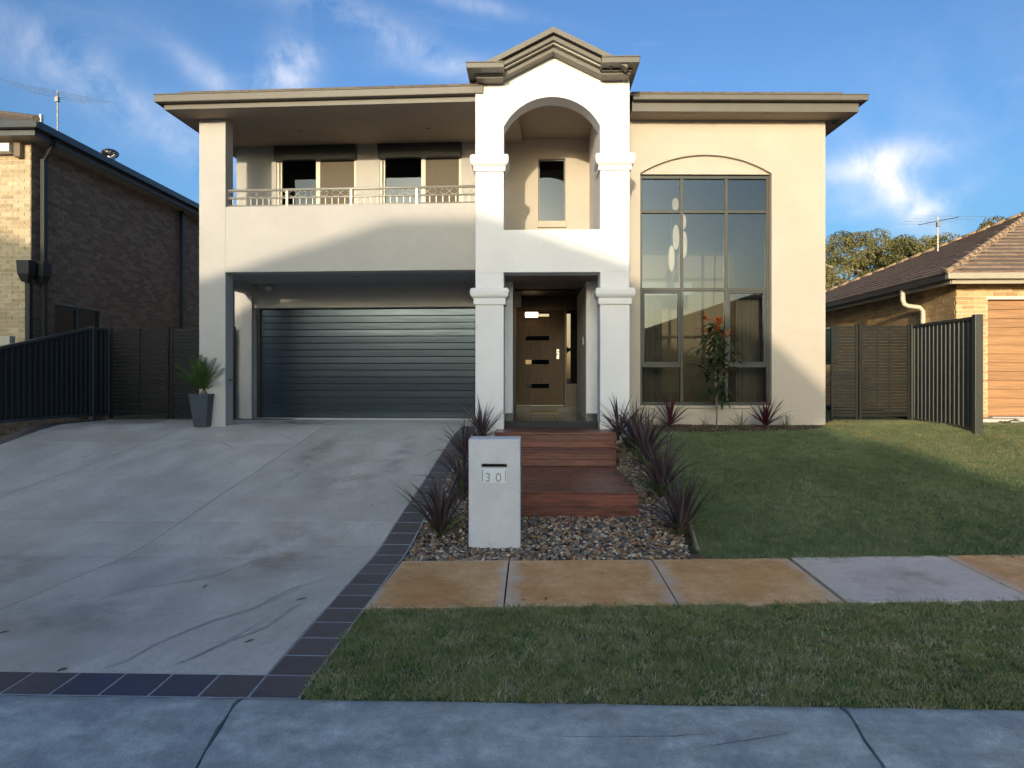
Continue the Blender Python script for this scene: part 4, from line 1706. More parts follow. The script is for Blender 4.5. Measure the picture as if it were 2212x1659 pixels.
def brick_wall(parent, p0, ang, length, z0, z1, holes, brickmats, mortar, budget, name='brick', zvis=0.0, keep=None):
    """bricks proud of a recessed mortar bed; the largest in view are objects, the others one part"""
    fr = Frame(p0[0], p0[1], ang)
    H_ = []
    rows = int((z1 - z0) / .086)
    for r_ in range(rows):
        z = z0 + .043 + r_ * .086
        off = 0 if r_ % 2 == 0 else -.12
        u = off
        while u < length - .01:
            a, b = max(0, u), min(length, u + .23)
            if b - a > .04:
                segs = [(a, b)]
                for (h0, h1, hz0, hz1) in holes:
                    if hz0 - .03 < z < hz1 + .03:
                        ns = []
                        for s_, e_ in segs:
                            if e_ <= h0 or s_ >= h1:
                                ns.append((s_, e_))
                            else:
                                if s_ < h0 - .03: ns.append((s_, h0))
                                if e_ > h1 + .03: ns.append((h1, e_))
                        segs = ns
                for s_, e_ in segs:
                    H_.append((s_, e_, z))
            u += .24
    scored = []
    for s_, e_, z in H_:
        c = fr.P((s_ + e_) / 2, 0, z)
        q = proj(c)
        vis = q is not None and -25 < q[0] < 2240 and -20 < q[1] < 1680 and z > zvis and (keep is None or keep(q, c))
        scored.append((0 if vis else 1, (c - Vector((0, 0, EYE))).length, s_, e_, z, c))
    scored.sort(key=lambda t: (t[0], t[1]))
    shared = [brick_mesh(m) for m in brickmats]
    rest = MB(fr)
    used = 0
    for vis, dist, s_, e_, z, c in scored:
        if vis == 0 and used < budget:
            me = shared[R.randrange(len(shared))]
            link(name, me, None, parent, fr.P((s_ + e_) / 2, -.008 + R.uniform(-.0015, .0015), z), rot=(0, 0, fr.a), scale=((e_ - s_) / .23, 1, 1))
            used += 1
        else:
            b = R.uniform(-.002, .002)
            P = fr.P
            y0 = -.008 + b
            v = [P(s_, y0, z - .038), P(e_, y0, z - .038), P(e_, y0, z + .038), P(s_, y0, z + .038), P(s_, .01, z - .038), P(e_, .01, z - .038), P(e_, .01, z + .038), P(s_, .01, z + .038)]
            rest.add(v, [(0, 1, 2, 3), (0, 4, 5, 1), (1, 5, 6, 2), (2, 6, 7, 3), (3, 7, 4, 0)], R.randrange(len(brickmats)))
    if rest.f:
        rest.build('far_bricks', brickmats, parent, kind='stuff', fix=False)
    # mortar bed
    loops = [[(h0, max(hz0, z0)), (h1, max(hz0, z0)), (h1, min(hz1, z1)), (h0, min(hz1, z1))] for (h0, h1, hz0, hz1) in holes if hz0 > z0 and hz1 < z1 and h0 > 0 and h1 < length]
    mbm = MB(fr)
    e0, e1 = .014, length - .014
    outer = [(e0, z0), (e1, z0), (e1, z1), (e0, z1)]
    cutout = [h for h in holes if not (h[2] > z0 and h[3] < z1 and h[0] > 0 and h[1] < length)]
    if cutout:
        h0, h1, hz0, hz1 = cutout[0]
        outer = [(e0, z0), (h0, z0), (h0, hz1), (min(h1, e1), hz1)] + ([(h1, z0), (e1, z0)] if h1 < length else []) + [(e1, z1), (e0, z1)]
    mbm.extrude(outer, loops, 0, .2)
    mbm.build('mortar_wall', mortar, parent)


# ================================================================== LEFT NEIGHBOUR
BR_S = [mat('shaded_brick_a', (.215, .145, .10), .85, var=.18, scale=18, rand=.12, bump=.12, bscale=150), mat('shaded_brick_b', (.18, .118, .085), .85, var=.18, scale=18, rand=.12, bump=.12, bscale=150), mat('shaded_brick_c', (.26, .18, .13), .85, var=.18, scale=18, rand=.12, bump=.12, bscale=150)]  # same brick as the front wall, with the side's shade put into its colour
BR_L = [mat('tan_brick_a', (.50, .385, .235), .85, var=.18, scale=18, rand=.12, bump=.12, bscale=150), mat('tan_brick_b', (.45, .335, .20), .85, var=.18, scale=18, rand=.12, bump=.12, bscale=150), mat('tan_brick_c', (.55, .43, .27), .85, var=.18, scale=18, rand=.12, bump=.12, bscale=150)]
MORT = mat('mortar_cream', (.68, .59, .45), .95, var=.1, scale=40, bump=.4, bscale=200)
LH = thing('brick_house', (-12, 16, 1.0), 'tan brick two storey house at the left edge with a dark hip roof', 'house')
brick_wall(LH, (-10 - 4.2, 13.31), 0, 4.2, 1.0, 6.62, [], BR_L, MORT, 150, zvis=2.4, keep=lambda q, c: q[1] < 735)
brick_wall(LH, (-10, 13.31), 90, 10.5, 1.0, 6.62, [(.66, 2.2, 2.28, 3.45)], BR_S, mat('mortar_shaded', (.28, .225, .18), .95, var=.1, scale=40, bump=.4, bscale=200), 150, zvis=2.75, keep=lambda q, c: q[0] < 432)  # side wall mortar darkened the same way, shade in its colour
mb = MB()
mb.box(-16, -10.22, 13.52, 24, 1.0, 6.6)
mb.build('inner_shell', ROOM_DARK, LH)
LGUT = mat('gutter_charcoal', (.030, .034, .038), .4, var=.05)
mb = MB()
mb.box(-17, -9.5, 12.78, 12.90, 6.71, 6.86)
mb.box(-9.62, -9.5, 12.90, 25, 6.71, 6.86)
mb.build('gutter', LGUT, LH, .01)
mb = MB()
mb.box(-17, -9.62, 12.90, 12.93, 6.60, 6.74)
mb.box(-9.65, -9.62, 12.93, 25, 6.60, 6.74)
mb.build('fascia_board', mat('fascia_slate', (.07, .075, .08), .5), LH)
mb = MB()
mb.box(-17, -9.65, 12.93, 25, 6.62, 6.64)
mb.build('soffit', mat('soffit_cream', (.42, .36, .28), .8), LH)
LROOF = mat('roof_tile_grey_brown', (.13, .10, .075), .8, var=.2, scale=6, stretch=(1, 1, 8), bump=.6, bscale=20, bstretch=(.5, .5, 6))
a, b, c, d = Vector((-9.52, 12.80, 6.85)), Vector((-19.5, 12.80, 6.85)), Vector((-19.5, 25, 6.85)), Vector((-9.52, 25, 6.85))
r1, r2 = Vector((-14.5, 17.8, 8.98)), Vector((-14.5, 20, 8.98))
mb = MB()
mb.add([a, b, c, d, r1, r2], [(0, 4, 1), (1, 4, 5, 2), (2, 5, 3), (3, 5, 4, 0), (0, 1, 2, 3)])
lroof = mb.build('roof', LROOF, LH)
mb = MB()
mb.tube([a + Vector((.02, -.02, .02)), r1 + Vector((0, 0, .03))], .07, 8)
mb.build('ridge_cap', LROOF, lroof)
mb = MB()
mb.tube([Vector((-10.3, 14.0, 7.1)), Vector((-10.3, 14.0, 7.42))], .04, 10)
mb.build('flue_pipe', mat('galvanised', (.35, .36, .37), .4, metal=.7), lroof)
# window on the side wall
mb = MB()
y0, y1, z0, z1 = 13.97, 15.51, 2.28, 3.45
for (p, q, r_, s_) in ((y0, y0 + .05, z0, z1), (y1 - .05, y1, z0, z1), (y0 + .05, y1 - .05, z1 - .05, z1), (y0 + .05, y1 - .05, z0, z0 + .05), ((y0 + y1) / 2 - .03, (y0 + y1) / 2 + .03, z0 + .05, z1 - .05)):
    mb.box(-10.09, -10.03, p, q, r_, s_)
lw = mb.build('side_window', DARKMETAL, LH)
mb = MB()
mb.box(-10.065, -10.06, y0 + .05, y1 - .05, z0 + .05, z1 - .05)
mb.build('pane', glass('neighbour_glass', (.85, .85, .85), .03), lw)
mb = MB()
n = 20
v = []
for i in range(n + 1):
    for zz in (z0, z1):
        v.append((-10.15 + .012 * sin(i * 1.9), (y0 + y1) / 2 + .02 + (y1 - y0) * .43 * i / n, zz))
mb.add(v, [(2 * i, 2 * i + 2, 2 * i + 3, 2 * i + 1) for i in range(n)])
mb.build('curtain', mat('white_sheer', (.75, .75, .75), .9), lw, fix=False)
DP = mat('downpipe_charcoal', (.014, .0135, .013), .5, var=.05)
mb = MB()
mb.box(-9.93, -9.85, 13.47, 13.57, 1.0, 6.32)
mb.tube([(-9.89, 13.52, 6.30), (-9.75, 13.47, 6.45), (-9.56, 13.4, 6.70)], .045, 8)
mb.build('downpipe', DP, LH)
mb = MB()
mb.box(-9.93, -9.84, 18.9, 19.0, 1.0, 6.6)
mb.build('downpipe', DP, LH)
for loc, dr_ in (((-9.87, 13.45), 0), ((-9.99, 13.17), 1)):
    x, y = loc
    mb = MB()
    prof = [(.13, .10, 4.0), (.16, .13, 4.12), (.17, .14, 4.12), (.17, .14, 4.4)]
    v = []
    wx, wy = (1, 1)
    pts = [(.06, .05, 3.80), (.115, .095, 3.96), (.125, .105, 4.22)]
    for (hx, hy, zz) in pts:
        if dr_ == 0: hx, hy = hy, hx
        v += [(x - hx, y - hy, zz), (x + hx, y - hy, zz), (x + hx, y + hy, zz), (x - hx, y + hy, zz)]
    f = [(0, 1, 2, 3), (8, 9, 10, 11)]
    for i in range(2):
        for j in range(4):
            f.append((i * 4 + j, i * 4 + (j + 1) % 4, i * 4 + 4 + (j + 1) % 4, i * 4 + 4 + j))
    mb.add(v, f)
    mb.build('rain_head', DP, LH)
mb = MB()
mb.box(-10.04, -9.95, 13.20, 13.29, 1.0, 3.81)
mb.build('downpipe', DP, LH)
bx = thing('alarm_box', (-10.5, 13.2, 6.6), 'white box with faint grey emblem high on the left brick house under its eave', 'alarm box')
mb = MB()
mb.box(-10.95, -10.29, 13.10, 13.29, 6.36, 6.53)
mb.build('box_body', WHITEPL, bx, .015)
mb = MB()
for k in range(2):
    cxx = -10.50 + k * .06
    mb.tube([(cxx + .028 * cos(t * .6), 13.097, 6.445 + .03 * sin(t * .6) * (1 if k else .8)) for t in range(9)], .006, 5)
mb.build('emblem', mat('emblem_grey', (.45, .45, .48), .5), bx)
mb = MB()
mb.box(-10.26, -10.13, 13.18, 13.29, 6.28, 6.56)
mb.build('bracket', mat('bracket_bronze', (.16, .11, .07), .5), bx, .01)

# whirlybird roof vent
wb = thing('roof_vent', (-10.4, 16.5, 7.3), 'round spinning metal vent on the left house roof', 'roof vent')
mb = MB()
mb.lathe((-10.4, 16.5, 7.15), [(.11, 0), (.11, .18), (.10, .20)], 20)
mb.build('vent_throat', mat('zinc', (.30, .30, .30), .3, metal=.9), wb)
mb = MB()
mb.lathe((-10.4, 16.5, 7.33), [(.10, 0), (.165, .05), (.185, .10), (.165, .15), (.10, .19), (.02, .205)], 24)
mb.smooth = True
mb.build('vent_turbine', mat('zinc_dark', (.10, .10, .10), .35, metal=.9), wb)
for k in range(16):
    w = 2 * pi * k / 16
    mb = MB()
    mb.tube([Vector((-10.4, 16.5, 7.33)) + Vector((cos(w + q * .35) * rr, sin(w + q * .35) * rr, zz)) for q, (rr, zz) in enumerate(((.105, 0), (.172, .05), (.192, .10), (.172, .15), (.105, .19)))], .007, 4)
    mb.build('vane', MATS['zinc'], wb)


def antenna(loc, top, ang, tilt, n, half, boom, label, second=True, m=None):
    m = m or mat('antenna_grey', (.30, .29, .29), .45, metal=.5)
    t = thing('tv_antenna', loc, label, 'antenna', None)
    L0 = Vector(loc)
    mb = MB()
    mb.tube([L0, Vector((loc[0], loc[1], top))], .02, 8)
    mb.build('mast', m, t)
    e = Vector((cos(ang), sin(ang), 0))
    bdir = Vector((-sin(ang), cos(ang), tilt)).normalized()
    base = Vector((loc[0], loc[1], top - .12))
    mb = MB()
    mb.tube([base - bdir * boom * .5, base + bdir * boom * .5], .010, 6)
    mb.build('boom', m, t)
    for k in range(n):
        q = -boom * .5 + boom * k / max(1, n - 1)
        hl_ = half * (1 - .12 * k)
        mb = MB()
        c_ = base + bdir * q + Vector((0, 0, .02))
        mb.tube([c_ - e * hl_, c_ + e * hl_], .0042, 5)
        mb.build('element', m, t)
    mb = MB()
    mb.box(loc[0] - .04, loc[0] + .04, loc[1] - .05, loc[1] + .03, top - .28, top - .16)
    mb.build('junction_box', m, t)
    return t


antenna((-11.48, 16.15, 7.6), 8.85, radians(38), .05, 5, 1.15, .55, 'tall thin tv antenna with long elements on the left house')

# ================================================================== FENCES AND GATES
CB = mat('colorbond_slate', (.022, .025, .028), .5, var=.06, scale=2, spec=.25)
CBL = mat('colorbond_slate_cap', (.05, .058, .066), .4, var=.06, scale=2)
CBR = mat('colorbond_bronze', (.060, .060, .048), .42, var=.05, scale=2, spec=.45)
SLATM = mat('slat_charcoal', (.010, .0115, .0115), .55, var=.08, scale=3, rand=.15, spec=.2)
SLATR = mat('slat_bronze', (.013, .0125, .010), .5, var=.08, scale=3, rand=.15, spec=.25)


def ribbed_fence(x, y0, y1, zt, zb, label, m, mc, sheets, pitch_=.195, facing=1, posts=()):
    """metal sheet fence along y at x; zt, zb give top and bottom as functions of y"""
    t = thing('metal_fence', (x, (y0 + y1) / 2, zb(y0)), label, 'fence')
    w = (y1 - y0) / sheets
    for s_ in range(sheets):
        a = y0 + s_ * w
        n = max(1, round(w / pitch_))
        pr = []
        for k in range(n):
            b = a + w * k / n
            q = w / n
            pr += [(b, 0), (b + q * .34, 0), (b + q * .46, .032), (b + q * .86, .032), (b + q * .98, 0)]
        pr.append((a + w, 0))
        mb = MB()
        v = []
        for yy_, dd in pr:
            v += [(x + facing * dd, yy_, zb(yy_) + .03), (x + facing * dd, yy_, zt(yy_) - .02)]
        mb.add(v, [(2 * i, 2 * i + 2, 2 * i + 3, 2 * i + 1) for i in range(len(pr) - 1)])
        o = mb.build('fence_sheet', m, t, fix=False)
    for f_, h in ((zt, .05), (zb, .05)):
        mb = MB()
        v = []
        for yy_ in (y0, y1):
            zc = f_(yy_) - (.05 if f_ is zt else 0)
            v += [(x - .02, yy_, zc), (x + .05 * facing + (.0 if facing > 0 else -.0), yy_, zc), (x + .05 * facing, yy_, zc + h), (x - .02, yy_, zc + h)]
        mb.add(v, [(0, 1, 2, 3), (4, 7, 6, 5), (0, 4, 5, 1), (1, 5, 6, 2), (2, 6, 7, 3), (3, 7, 4, 0)])
        mb.build('fence_rail', mc, t)
    for p in posts:
        mb = MB()
        mb.box(x - .03, x + .06 * facing, p - .035, p + .035, zb(p) - .1, zt(p) + .005)
        mb.build('fence_post', mc, t, .006)
    return t


ztl = lambda y: min(2.96, 2.43 + (y - 11.25) * .212)
ribbed_fence(-9.06, 10.4, 13.75, ztl, lambda y: 1.14, 'dark slate metal fence raked down towards the street beside the driveway', CB, CBL, 4, .13, 1, (13.75,))
ribbed_fence(-9.05, 13.80, 14.25, lambda y: 2.95, lambda y: 1.12, 'short dark metal fence end meeting the slatted side gate', CB, CBL, 1, .13, 1, (14.25,))


def slat_panel(t, xa, xb, y, z0, z1, m, pitch_=.074, h=.063, dep=.016):
    mb = MB()
    mb.box(-.5, .5, -dep / 2, dep / 2, -h / 2, h / 2)
    me = mb.mesh('slat')
    me.materials.append(m)
    n = int((z1 - z0) / pitch_)
    for k in range(n):
        link('slat', me, None, t, ((xa + xb) / 2, y + R.uniform(-.002, .002), z0 + (k + .5) * (z1 - z0) / n), rot=(R.uniform(-.02, .02), 0, 0), scale=(xb - xa, 1, 1))


def px_x(px, y):
    r = ray(px, 815)
    return r.x / r.y * y


def post(t, x, y, z0, z1, m, w=.05, name='gate_post'):
    mb = MB()
    mb.box(x - w / 2, x + w / 2, y - w / 2, y + w / 2, z0, z1)
    mb.build(name, m, t, .004)


gy = 14.2
lg = thing('slatted_gate', (-8, gy, 1.1), 'black slatted side gate between the dark fence and the left column', 'gate')
xa, xb = px_x(240, gy), px_x(363, gy)
slat_panel(lg, xa + .025, xb - .025, gy, 1.12, 2.95, SLATM)
post(lg, xa, gy, 1.0, 2.98, SLATM)
post(lg, xb, gy, 1.0, 2.98, SLATM)
mb = MB()
mb.box(xa + .5 * (xb - xa) - .02, xa + .5 * (xb - xa) + .02, gy - .03, gy - .012, 1.12, 2.95)
mb.build('stiffener', SLATM, lg)
ls = thing('slatted_screen', (-6.5, gy, 1.1), 'black slatted screen panel behind the potted cycad and left column', 'screen')
xc, xd = px_x(372, gy), px_x(506, gy)
slat_panel(ls, xc + .025, xd - .025, gy, 1.10, 2.95, SLATM)
post(ls, xc, gy, 1.0, 2.98, SLATM)
post(ls, xd, gy, 1.0, 2.98, SLATM)
ry = 13.72
rg = thing('slatted_gate', (7.0, ry, 1.1), 'bronze slatted side gate beside the ribbed metal fence', 'gate')
xa, xb, xc, xd = 5.93, px_x(1850, ry), px_x(1858, ry), px_x(1962, ry)
slat_panel(rg, xc + .02, xd - .02, ry, 1.14, 2.94, SLATR, .062, .052)
post(rg, xc, ry, 1.0, 2.97, SLATR)
post(rg, xd, ry, 1.0, 2.97, SLATR)
for q in (.36, .62):
    mb = MB()
    mb.box(xc + q * (xd - xc) - .012, xc + q * (xd - xc) + .012, ry + .012, ry + .03, 1.14, 2.94)
    mb.build('stiffener', SLATR, rg)
rs_ = thing('slatted_screen', (6.2, ry, 1.1), 'narrow bronze slatted screen between the house corner and the right gate', 'screen')
slat_panel(rs_, xa + .02, xb - .02, ry, 1.14, 2.94, SLATR, .062, .052)
post(rs_, xa, ry, 1.0, 2.97, SLATR)
post(rs_, xb, ry, 1.0, 2.97, SLATR)
ribbed_fence(7.5, 11.78, 13.68, lambda y: 2.95, lambda y: 1.07 - max(0, 12.4 - y) * .10, 'bronze green ribbed metal fence with a wide end post beside the right lawn', CBR, CBR, 3, .135, -1, (13.68,))
mb = MB()
mb.box(7.43, 7.56, 11.70, 11.80, .85, 2.98)
mb.build('fence_post', CBR, [o for o in bpy.data.objects if o.name.startswith('metal_fence') and o.type == 'EMPTY'][-1], .006)
# pale post seen beyond the left fence
mb = MB()
cpx = px_x(14, 12.9)
mb.box(cpx - .10, cpx + .10, 12.85, 13.0, 1.0, 2.72)
tag(mb.build('meter_post', mat('pale_post', (.6, .52, .4), .8), at=(cpx, 12.9, 1.0), bevel=.01), 'short cream post just showing over the dark fence at the left edge', 'post')

# ================================================================== RIGHT NEIGHBOUR
RH = thing('brick_house', (10, 16, 1.05), 'single storey tan brick house at the right edge with brown tiled hip roof', 'house')
BR_R = [mat('gold_brick_a', (.54, .35, .165), .85, var=.14, scale=18, rand=.1, bump=.12, bscale=150), mat('gold_brick_b', (.47, .29, .135), .85, var=.14, scale=18, rand=.1, bump=.12, bscale=150), mat('gold_brick_c', (.60, .40, .20), .85, var=.14, scale=18, rand=.1, bump=.12, bscale=150)]
MORT_R = mat('mortar_white', (.74, .68, .56), .95, var=.08, scale=40)
gxa = 9.03
RZ = 1.12
brick_wall(RH, (8.42, 13.85), 0, 4.6, RZ, 3.80, [(gxa - 8.42, 6.0, 1.0, 3.47)], BR_R, MORT_R, 140, zvis=0)
brick_wall(RH, (8.42, 23.0), -90, 9.15, RZ, 3.80, [(2.6, 3.9, 2.3, 3.3)], BR_R, MORT_R, 160, zvis=2.85, keep=lambda q, c: q[0] > 1783)
mb = MB()
mb.box(8.66, 18, 14.06, 23, RZ, 3.7)
mb.build('inner_shell', ROOM_DARK, RH)
# garage door with timber look planks
mb = MB()
mb.box(gxa, 13, 13.98, 14.02, RZ, 3.47)
rgd = mb.build('garage_door', mat('door_backing', (.18, .09, .045), .6), RH)
PL = mat('cedar_plank', (.42, .215, .095), .5, var=.2, scale=3, stretch=(.6, 5, 14), rand=.1, bump=.2, bscale=30, bstretch=(.5, 5, 10))
npl = 13
for k in range(npl):
    h = (3.46 - RZ - .04) / npl
    mb = MB()
    mb.box(gxa + .01, 13, 13.955, 13.978, RZ + .03 + k * h + .003, RZ + .03 + (k + 1) * h - .003)
    mb.build('plank', PL, rgd, .003)
mb = MB()
mb.box(gxa + .0, 13, 13.70, 14.1, 1.0, RZ + .02)
mb.box(9.0, 13, 13.2, 13.70, .98, 1.085)
mb.build('garage_slab', mat('slab_concrete', (.5, .47, .42), .8, var=.1, scale=6), RH)
mb = MB()
mb.box(8.5, 9.45, 13.3, 13.72, .98, 1.12)
mb.build('step_slab', mat('slab_pale', (.6, .55, .48), .8, var=.1, scale=6), RH, .01)
mb = MB()
mb.box(8.37, 8.46, 19.15, 20.35, 2.32, 3.28)
rw = mb.build('side_window', DARKMETAL, RH)
mb = MB()
mb.box(8.360, 8.367, 19.2, 20.3, 2.37, 3.23)
mb.build('pane', glass('night_glass', (.1, .1, .1), .1), rw)
RG = mat('gutter_sand', (.42, .36, .27), .45, var=.04)
mb = MB()
mb.box(7.92, 19, 13.26, 13.38, 3.80, 3.93)
mb.build('front_gutter', RG, RH, .012)
mb = MB()
mb.box(7.92, 8.04, 13.38, 25.3, 3.80, 3.93)
mb.build('side_gutter', mat('gutter_dark_bronze', (.07, .06, .05), .4), RH, .012)
mb = MB()
mb.box(8.06, 19, 13.38, 13.41, 3.72, 3.83)
mb.box(8.04, 8.07, 13.41, 25.2, 3.72, 3.83)
mb.build('fascia_board', RG, RH)
mb = MB()
mb.box(8.07, 19, 13.41, 25.2, 3.78, 3.795)
mb.build('soffit', mat('soffit_sand', (.5, .43, .33), .8), RH)
mb = MB()
mb.tube([(7.99, 15.0, 3.80), (7.99, 15.0, 3.58), (8.02, 15.0, 3.50), (8.10, 15.0, 3.46), (8.30, 14.92, 3.42), (8.36, 14.9, 3.34), (8.36, 14.9, 1.1)], .05, 10)
mb.smooth = True
mb.build('downpipe', mat('downpipe_cream', (.62, .56, .44), .5), RH)
# tiled hip roof
RT = [mat('roof_tile_taupe_a', (.225, .15, .105), .7, var=.15, scale=12, rand=.14, bump=.4, bscale=80), mat('roof_tile_taupe_b', (.26, .18, .125), .7, var=.15, scale=12, rand=.14, bump=.4, bscale=80)]
RC = mat('ridge_tile_clay', (.36, .235, .135), .7, var=.15, scale=8, rand=.1)
pt = .44
c0 = Vector((7.93, 13.28, 3.91))
wid, dep = 12.0, 12.0
apex = c0 + Vector((dep / 2, dep / 2, pt * dep / 2))
bk = c0 + Vector((0, dep, 0))
mb = MB()
cR = c0 + Vector((16, 0, 0))
bR = c0 + Vector((16, dep, 0))
apR = apex + Vector((16 - dep, 0, 0))
mb.add([c0, cR, bR, bk, apex, apR], [(0, 1, 5, 4), (1, 2, 5), (2, 3, 4, 5), (3, 0, 4), (0, 3, 2, 1)])
rroof = mb.build('roof', mat('roof_underlay', (.09, .065, .05), .8), RH)


def hip_tiles(parent, corner, along, run_len, upd, budget, name='roof_tile'):
    """tiles on one hip slope; 'along' is the eave direction, hips at 45 degrees in plan at both ends"""
    up3 = (upd + Vector((0, 0, pt))).normalized()
    sl = sqrt(1 + pt * pt)
    nn = along.cross(up3).normalized()
    if nn.z < 0: nn = -nn
    rot = Matrix((along, up3, along.cross(up3))).transposed()
    w, gauge = .30, .33
    mb = MB()
    mb.box(-w / 2 + .002, w / 2 - .002, -.02, gauge + .03, 0, .034)
    mes = []
    for m in RT:
        me = mb.mesh(name)
        me.materials.append(m)
        mes.append(me)
    sgn = 1 if along.cross(up3).z > 0 else -1
    cand = []
    rows = int(dep / 2 * sl / gauge)
    for r_ in range(rows):
        run = (r_ + .5) * gauge / sl
        a, b = run, run_len - run
        u = (math.floor(a / w) + (.5 if r_ % 2 else 0)) * w
        while u < b:
            s_, e_ = max(u, a - .12), min(u + w, b + .12)
            if e_ - s_ > .06:
                c = corner + along * ((s_ + e_) / 2) + up3 * (r_ * gauge) + nn * .012
                q = proj(c)
                vis = q is not None and -20 < q[0] < 2235 and q[1] > 0 and q[0] > 1780
                cand.append((0 if vis else 1, (c - Vector((0, 0, EYE))).length, c, (e_ - s_) / w))
            u += w
    cand.sort(key=lambda t: t[:2])
    rest = MB()
    tl = Matrix.Rotation(-.095 * sgn, 3, 'X')
    flip = Matrix.Identity(3) if sgn > 0 else Matrix.Rotation(0, 3, 'X')
    for i, (vis, _, c, scx) in enumerate(cand):
        M3 = rot @ tl
        if vis == 0 and i < budget:
            link(name, mes[R.randrange(2)], None, parent, c, rot=M3.to_euler(), scale=(scx, 1, 1) if sgn > 0 else (scx, 1, 1))
        else:
            mi = R.randrange(2)
            v = []
            for z in (0, .034):
                for y_ in (-.02, gauge + .03):
                    for x_ in (-w / 2 + .002, w / 2 - .002):
                        v.append(c + M3 @ Vector((x_ * scx, y_, z)))
            rest.add(v, [(4, 5, 7, 6), (0, 1, 5, 4), (0, 4, 6, 2), (1, 3, 7, 5)], mi)
    if rest.f:
        rest.build('far_tiles', RT, parent, kind='stuff', fix=True)


hip_tiles(rroof, c0, Vector((1, 0, 0)), 16, Vector((0, 1, 0)), 150)
hip_tiles(rroof, bk, Vector((0, -1, 0)), dep, Vector((1, 0, 0)), 150)
capm = MB()
capm.tube([(0, -.2, 0), (0, .2, 0)], [.062, .058], 10)
capm.smooth = True
capme = capm.mesh('ridge_cap')
capme.materials.append(RC)
for p, q in ((c0, apex), (bk, apex), (apex, apR)):
    v = q - p
    n = int(v.length / .36)
    for k in range(n):
        c = p + v * ((k + .5) / n) + Vector((0, 0, .035))
        link('ridge_cap', capme, None, rroof, c, rot=v.to_track_quat('Y', 'Z').to_euler())
antx = px_x(2026, 19.5)
antenna((antx, 19.5, 5.2), 6.42, radians(4), .10, 4, 1.02, 1.7, 'tv antenna on a thin mast above the right brown tiled roof')

# ================================================================== FRONT GARDEN
# letterbox
lb = ground(1068, 1187)
MX0, MX1 = px_x(1012, lb.y), px_x(1124, lb.y)
MZT = EYE + (PY0 - 949) / FPX * lb.y
LBT = thing('letterbox', (lb.x, lb.y + .2, lb.z), 'white rendered letterbox pillar with slot and number plate in the pebble bed', 'letterbox')
fm = Frame(0, lb.y, 0)
zpx = lambda y: EYE + (PY0 - y) / FPX * lb.y
sx0, sx1 = px_x(1040, lb.y), px_x(1095, lb.y)
mb = MB(fm)
mb.extrude([(MX0, lb.z - .15), (MX1, lb.z - .15), (MX1, MZT), (MX0, MZT)], [[(sx0, zpx(1010.5)), (sx1, zpx(1010.5)), (sx1, zpx(1003)), (sx0, zpx(1003))]], 0, .38)
mb.build('pillar_body', mat('letterbox_render', (.74, .72, .72), .9, var=.05, scale=2.5, speck=.05, sscale=45, bump=.5, bscale=70, patch=(.62, .59, .56), pscale=1.6, pramp=(.55, .8), spec=.2), LBT, .012)
mb = MB(fm)
mb.box(sx0 - .02, sx1 + .02, .09, .12, zpx(1012), zpx(1001))
mb.build('slot_interior', mat('black_void', (.006, .006, .006), .9), LBT)
mb = MB(fm)
mb.box(sx0, sx1, -.008, .01, zpx(1043), zpx(1012.5))
plate = mb.build('number_plate', mat('brushed_plate', (.86, .87, .87), .3, metal=.0, var=.05, scale=30), LBT, .002)
for ch, px in (('3', 1054), ('0', 1077)):
    cu = bpy.data.curves.new('digit', 'FONT')
    cu.body = ch
    cu.size = .135
    cu.align_x = 'CENTER'
    cu.extrude = .003
    to = bpy.data.objects.new('digit_tmp', cu)
    me = bpy.data.meshes.new_from_object(to)
    bpy.data.objects.remove(to)
    link('digit', me, mat('digit_grey', (.36, .37, .38), .35, metal=.3), plate, (px_x(px, lb.y), lb.y - .011, zpx(1040.5)), rot=(pi / 2, 0, 0))
for x0, x1 in ((sx0 + .004, sx0 + .016), (sx1 - .018, sx1 - .008)):
    mb = MB(fm)
    mb.box(x0, x1, -.0105, -.007, zpx(1040), zpx(1015))
    mb.build('plate_bar', MATS['digit_grey'], plate)

# timber steps
ST = thing('timber_steps', (.2, 9, .3), 'red brown stained timber steps and deck leading up to the front door', 'steps')
PLK = mat('merbau_plank', (.095, .017, .014), .28, var=.45, scale=5, stretch=(.5, 9, 9), rand=.34, bump=.25, bscale=30, bstretch=(.5, 8, 8), col2=(.19, .040, .029), rvar=.10)


def planks_h(x0, x1, y0, y1, z, n):
    w = (y1 - y0) / n
    for k in range(n):
        mb = MB()
        j = R.uniform(-.004, .004)
        mb.box(x0 + j, x1 + j, y0 + k * w + .004, y0 + (k + 1) * w - .004, z - .028, z + R.uniform(-.0012, .0012))
        mb.build('plank', PLK, ST, .003, at=((x0 + x1) / 2, y0 + (k + .5) * w, z))


def planks_v(x0, x1, y, z0, z1, n):
    h = (z1 - z0) / n
    for k in range(n):
        mb = MB()
        mb.box(x0 + .002, x1 - .002, y + .004 + R.uniform(0, .002), y + .03, z0 + k * h + .0015, z0 + (k + 1) * h - .0015)
        mb.build('riser_board', PLK, ST, .003, at=((x0 + x1) / 2, y, z0 + (k + .5) * h))


def px_z(py, y):
    return EYE + (PY0 - py) / FPX * y


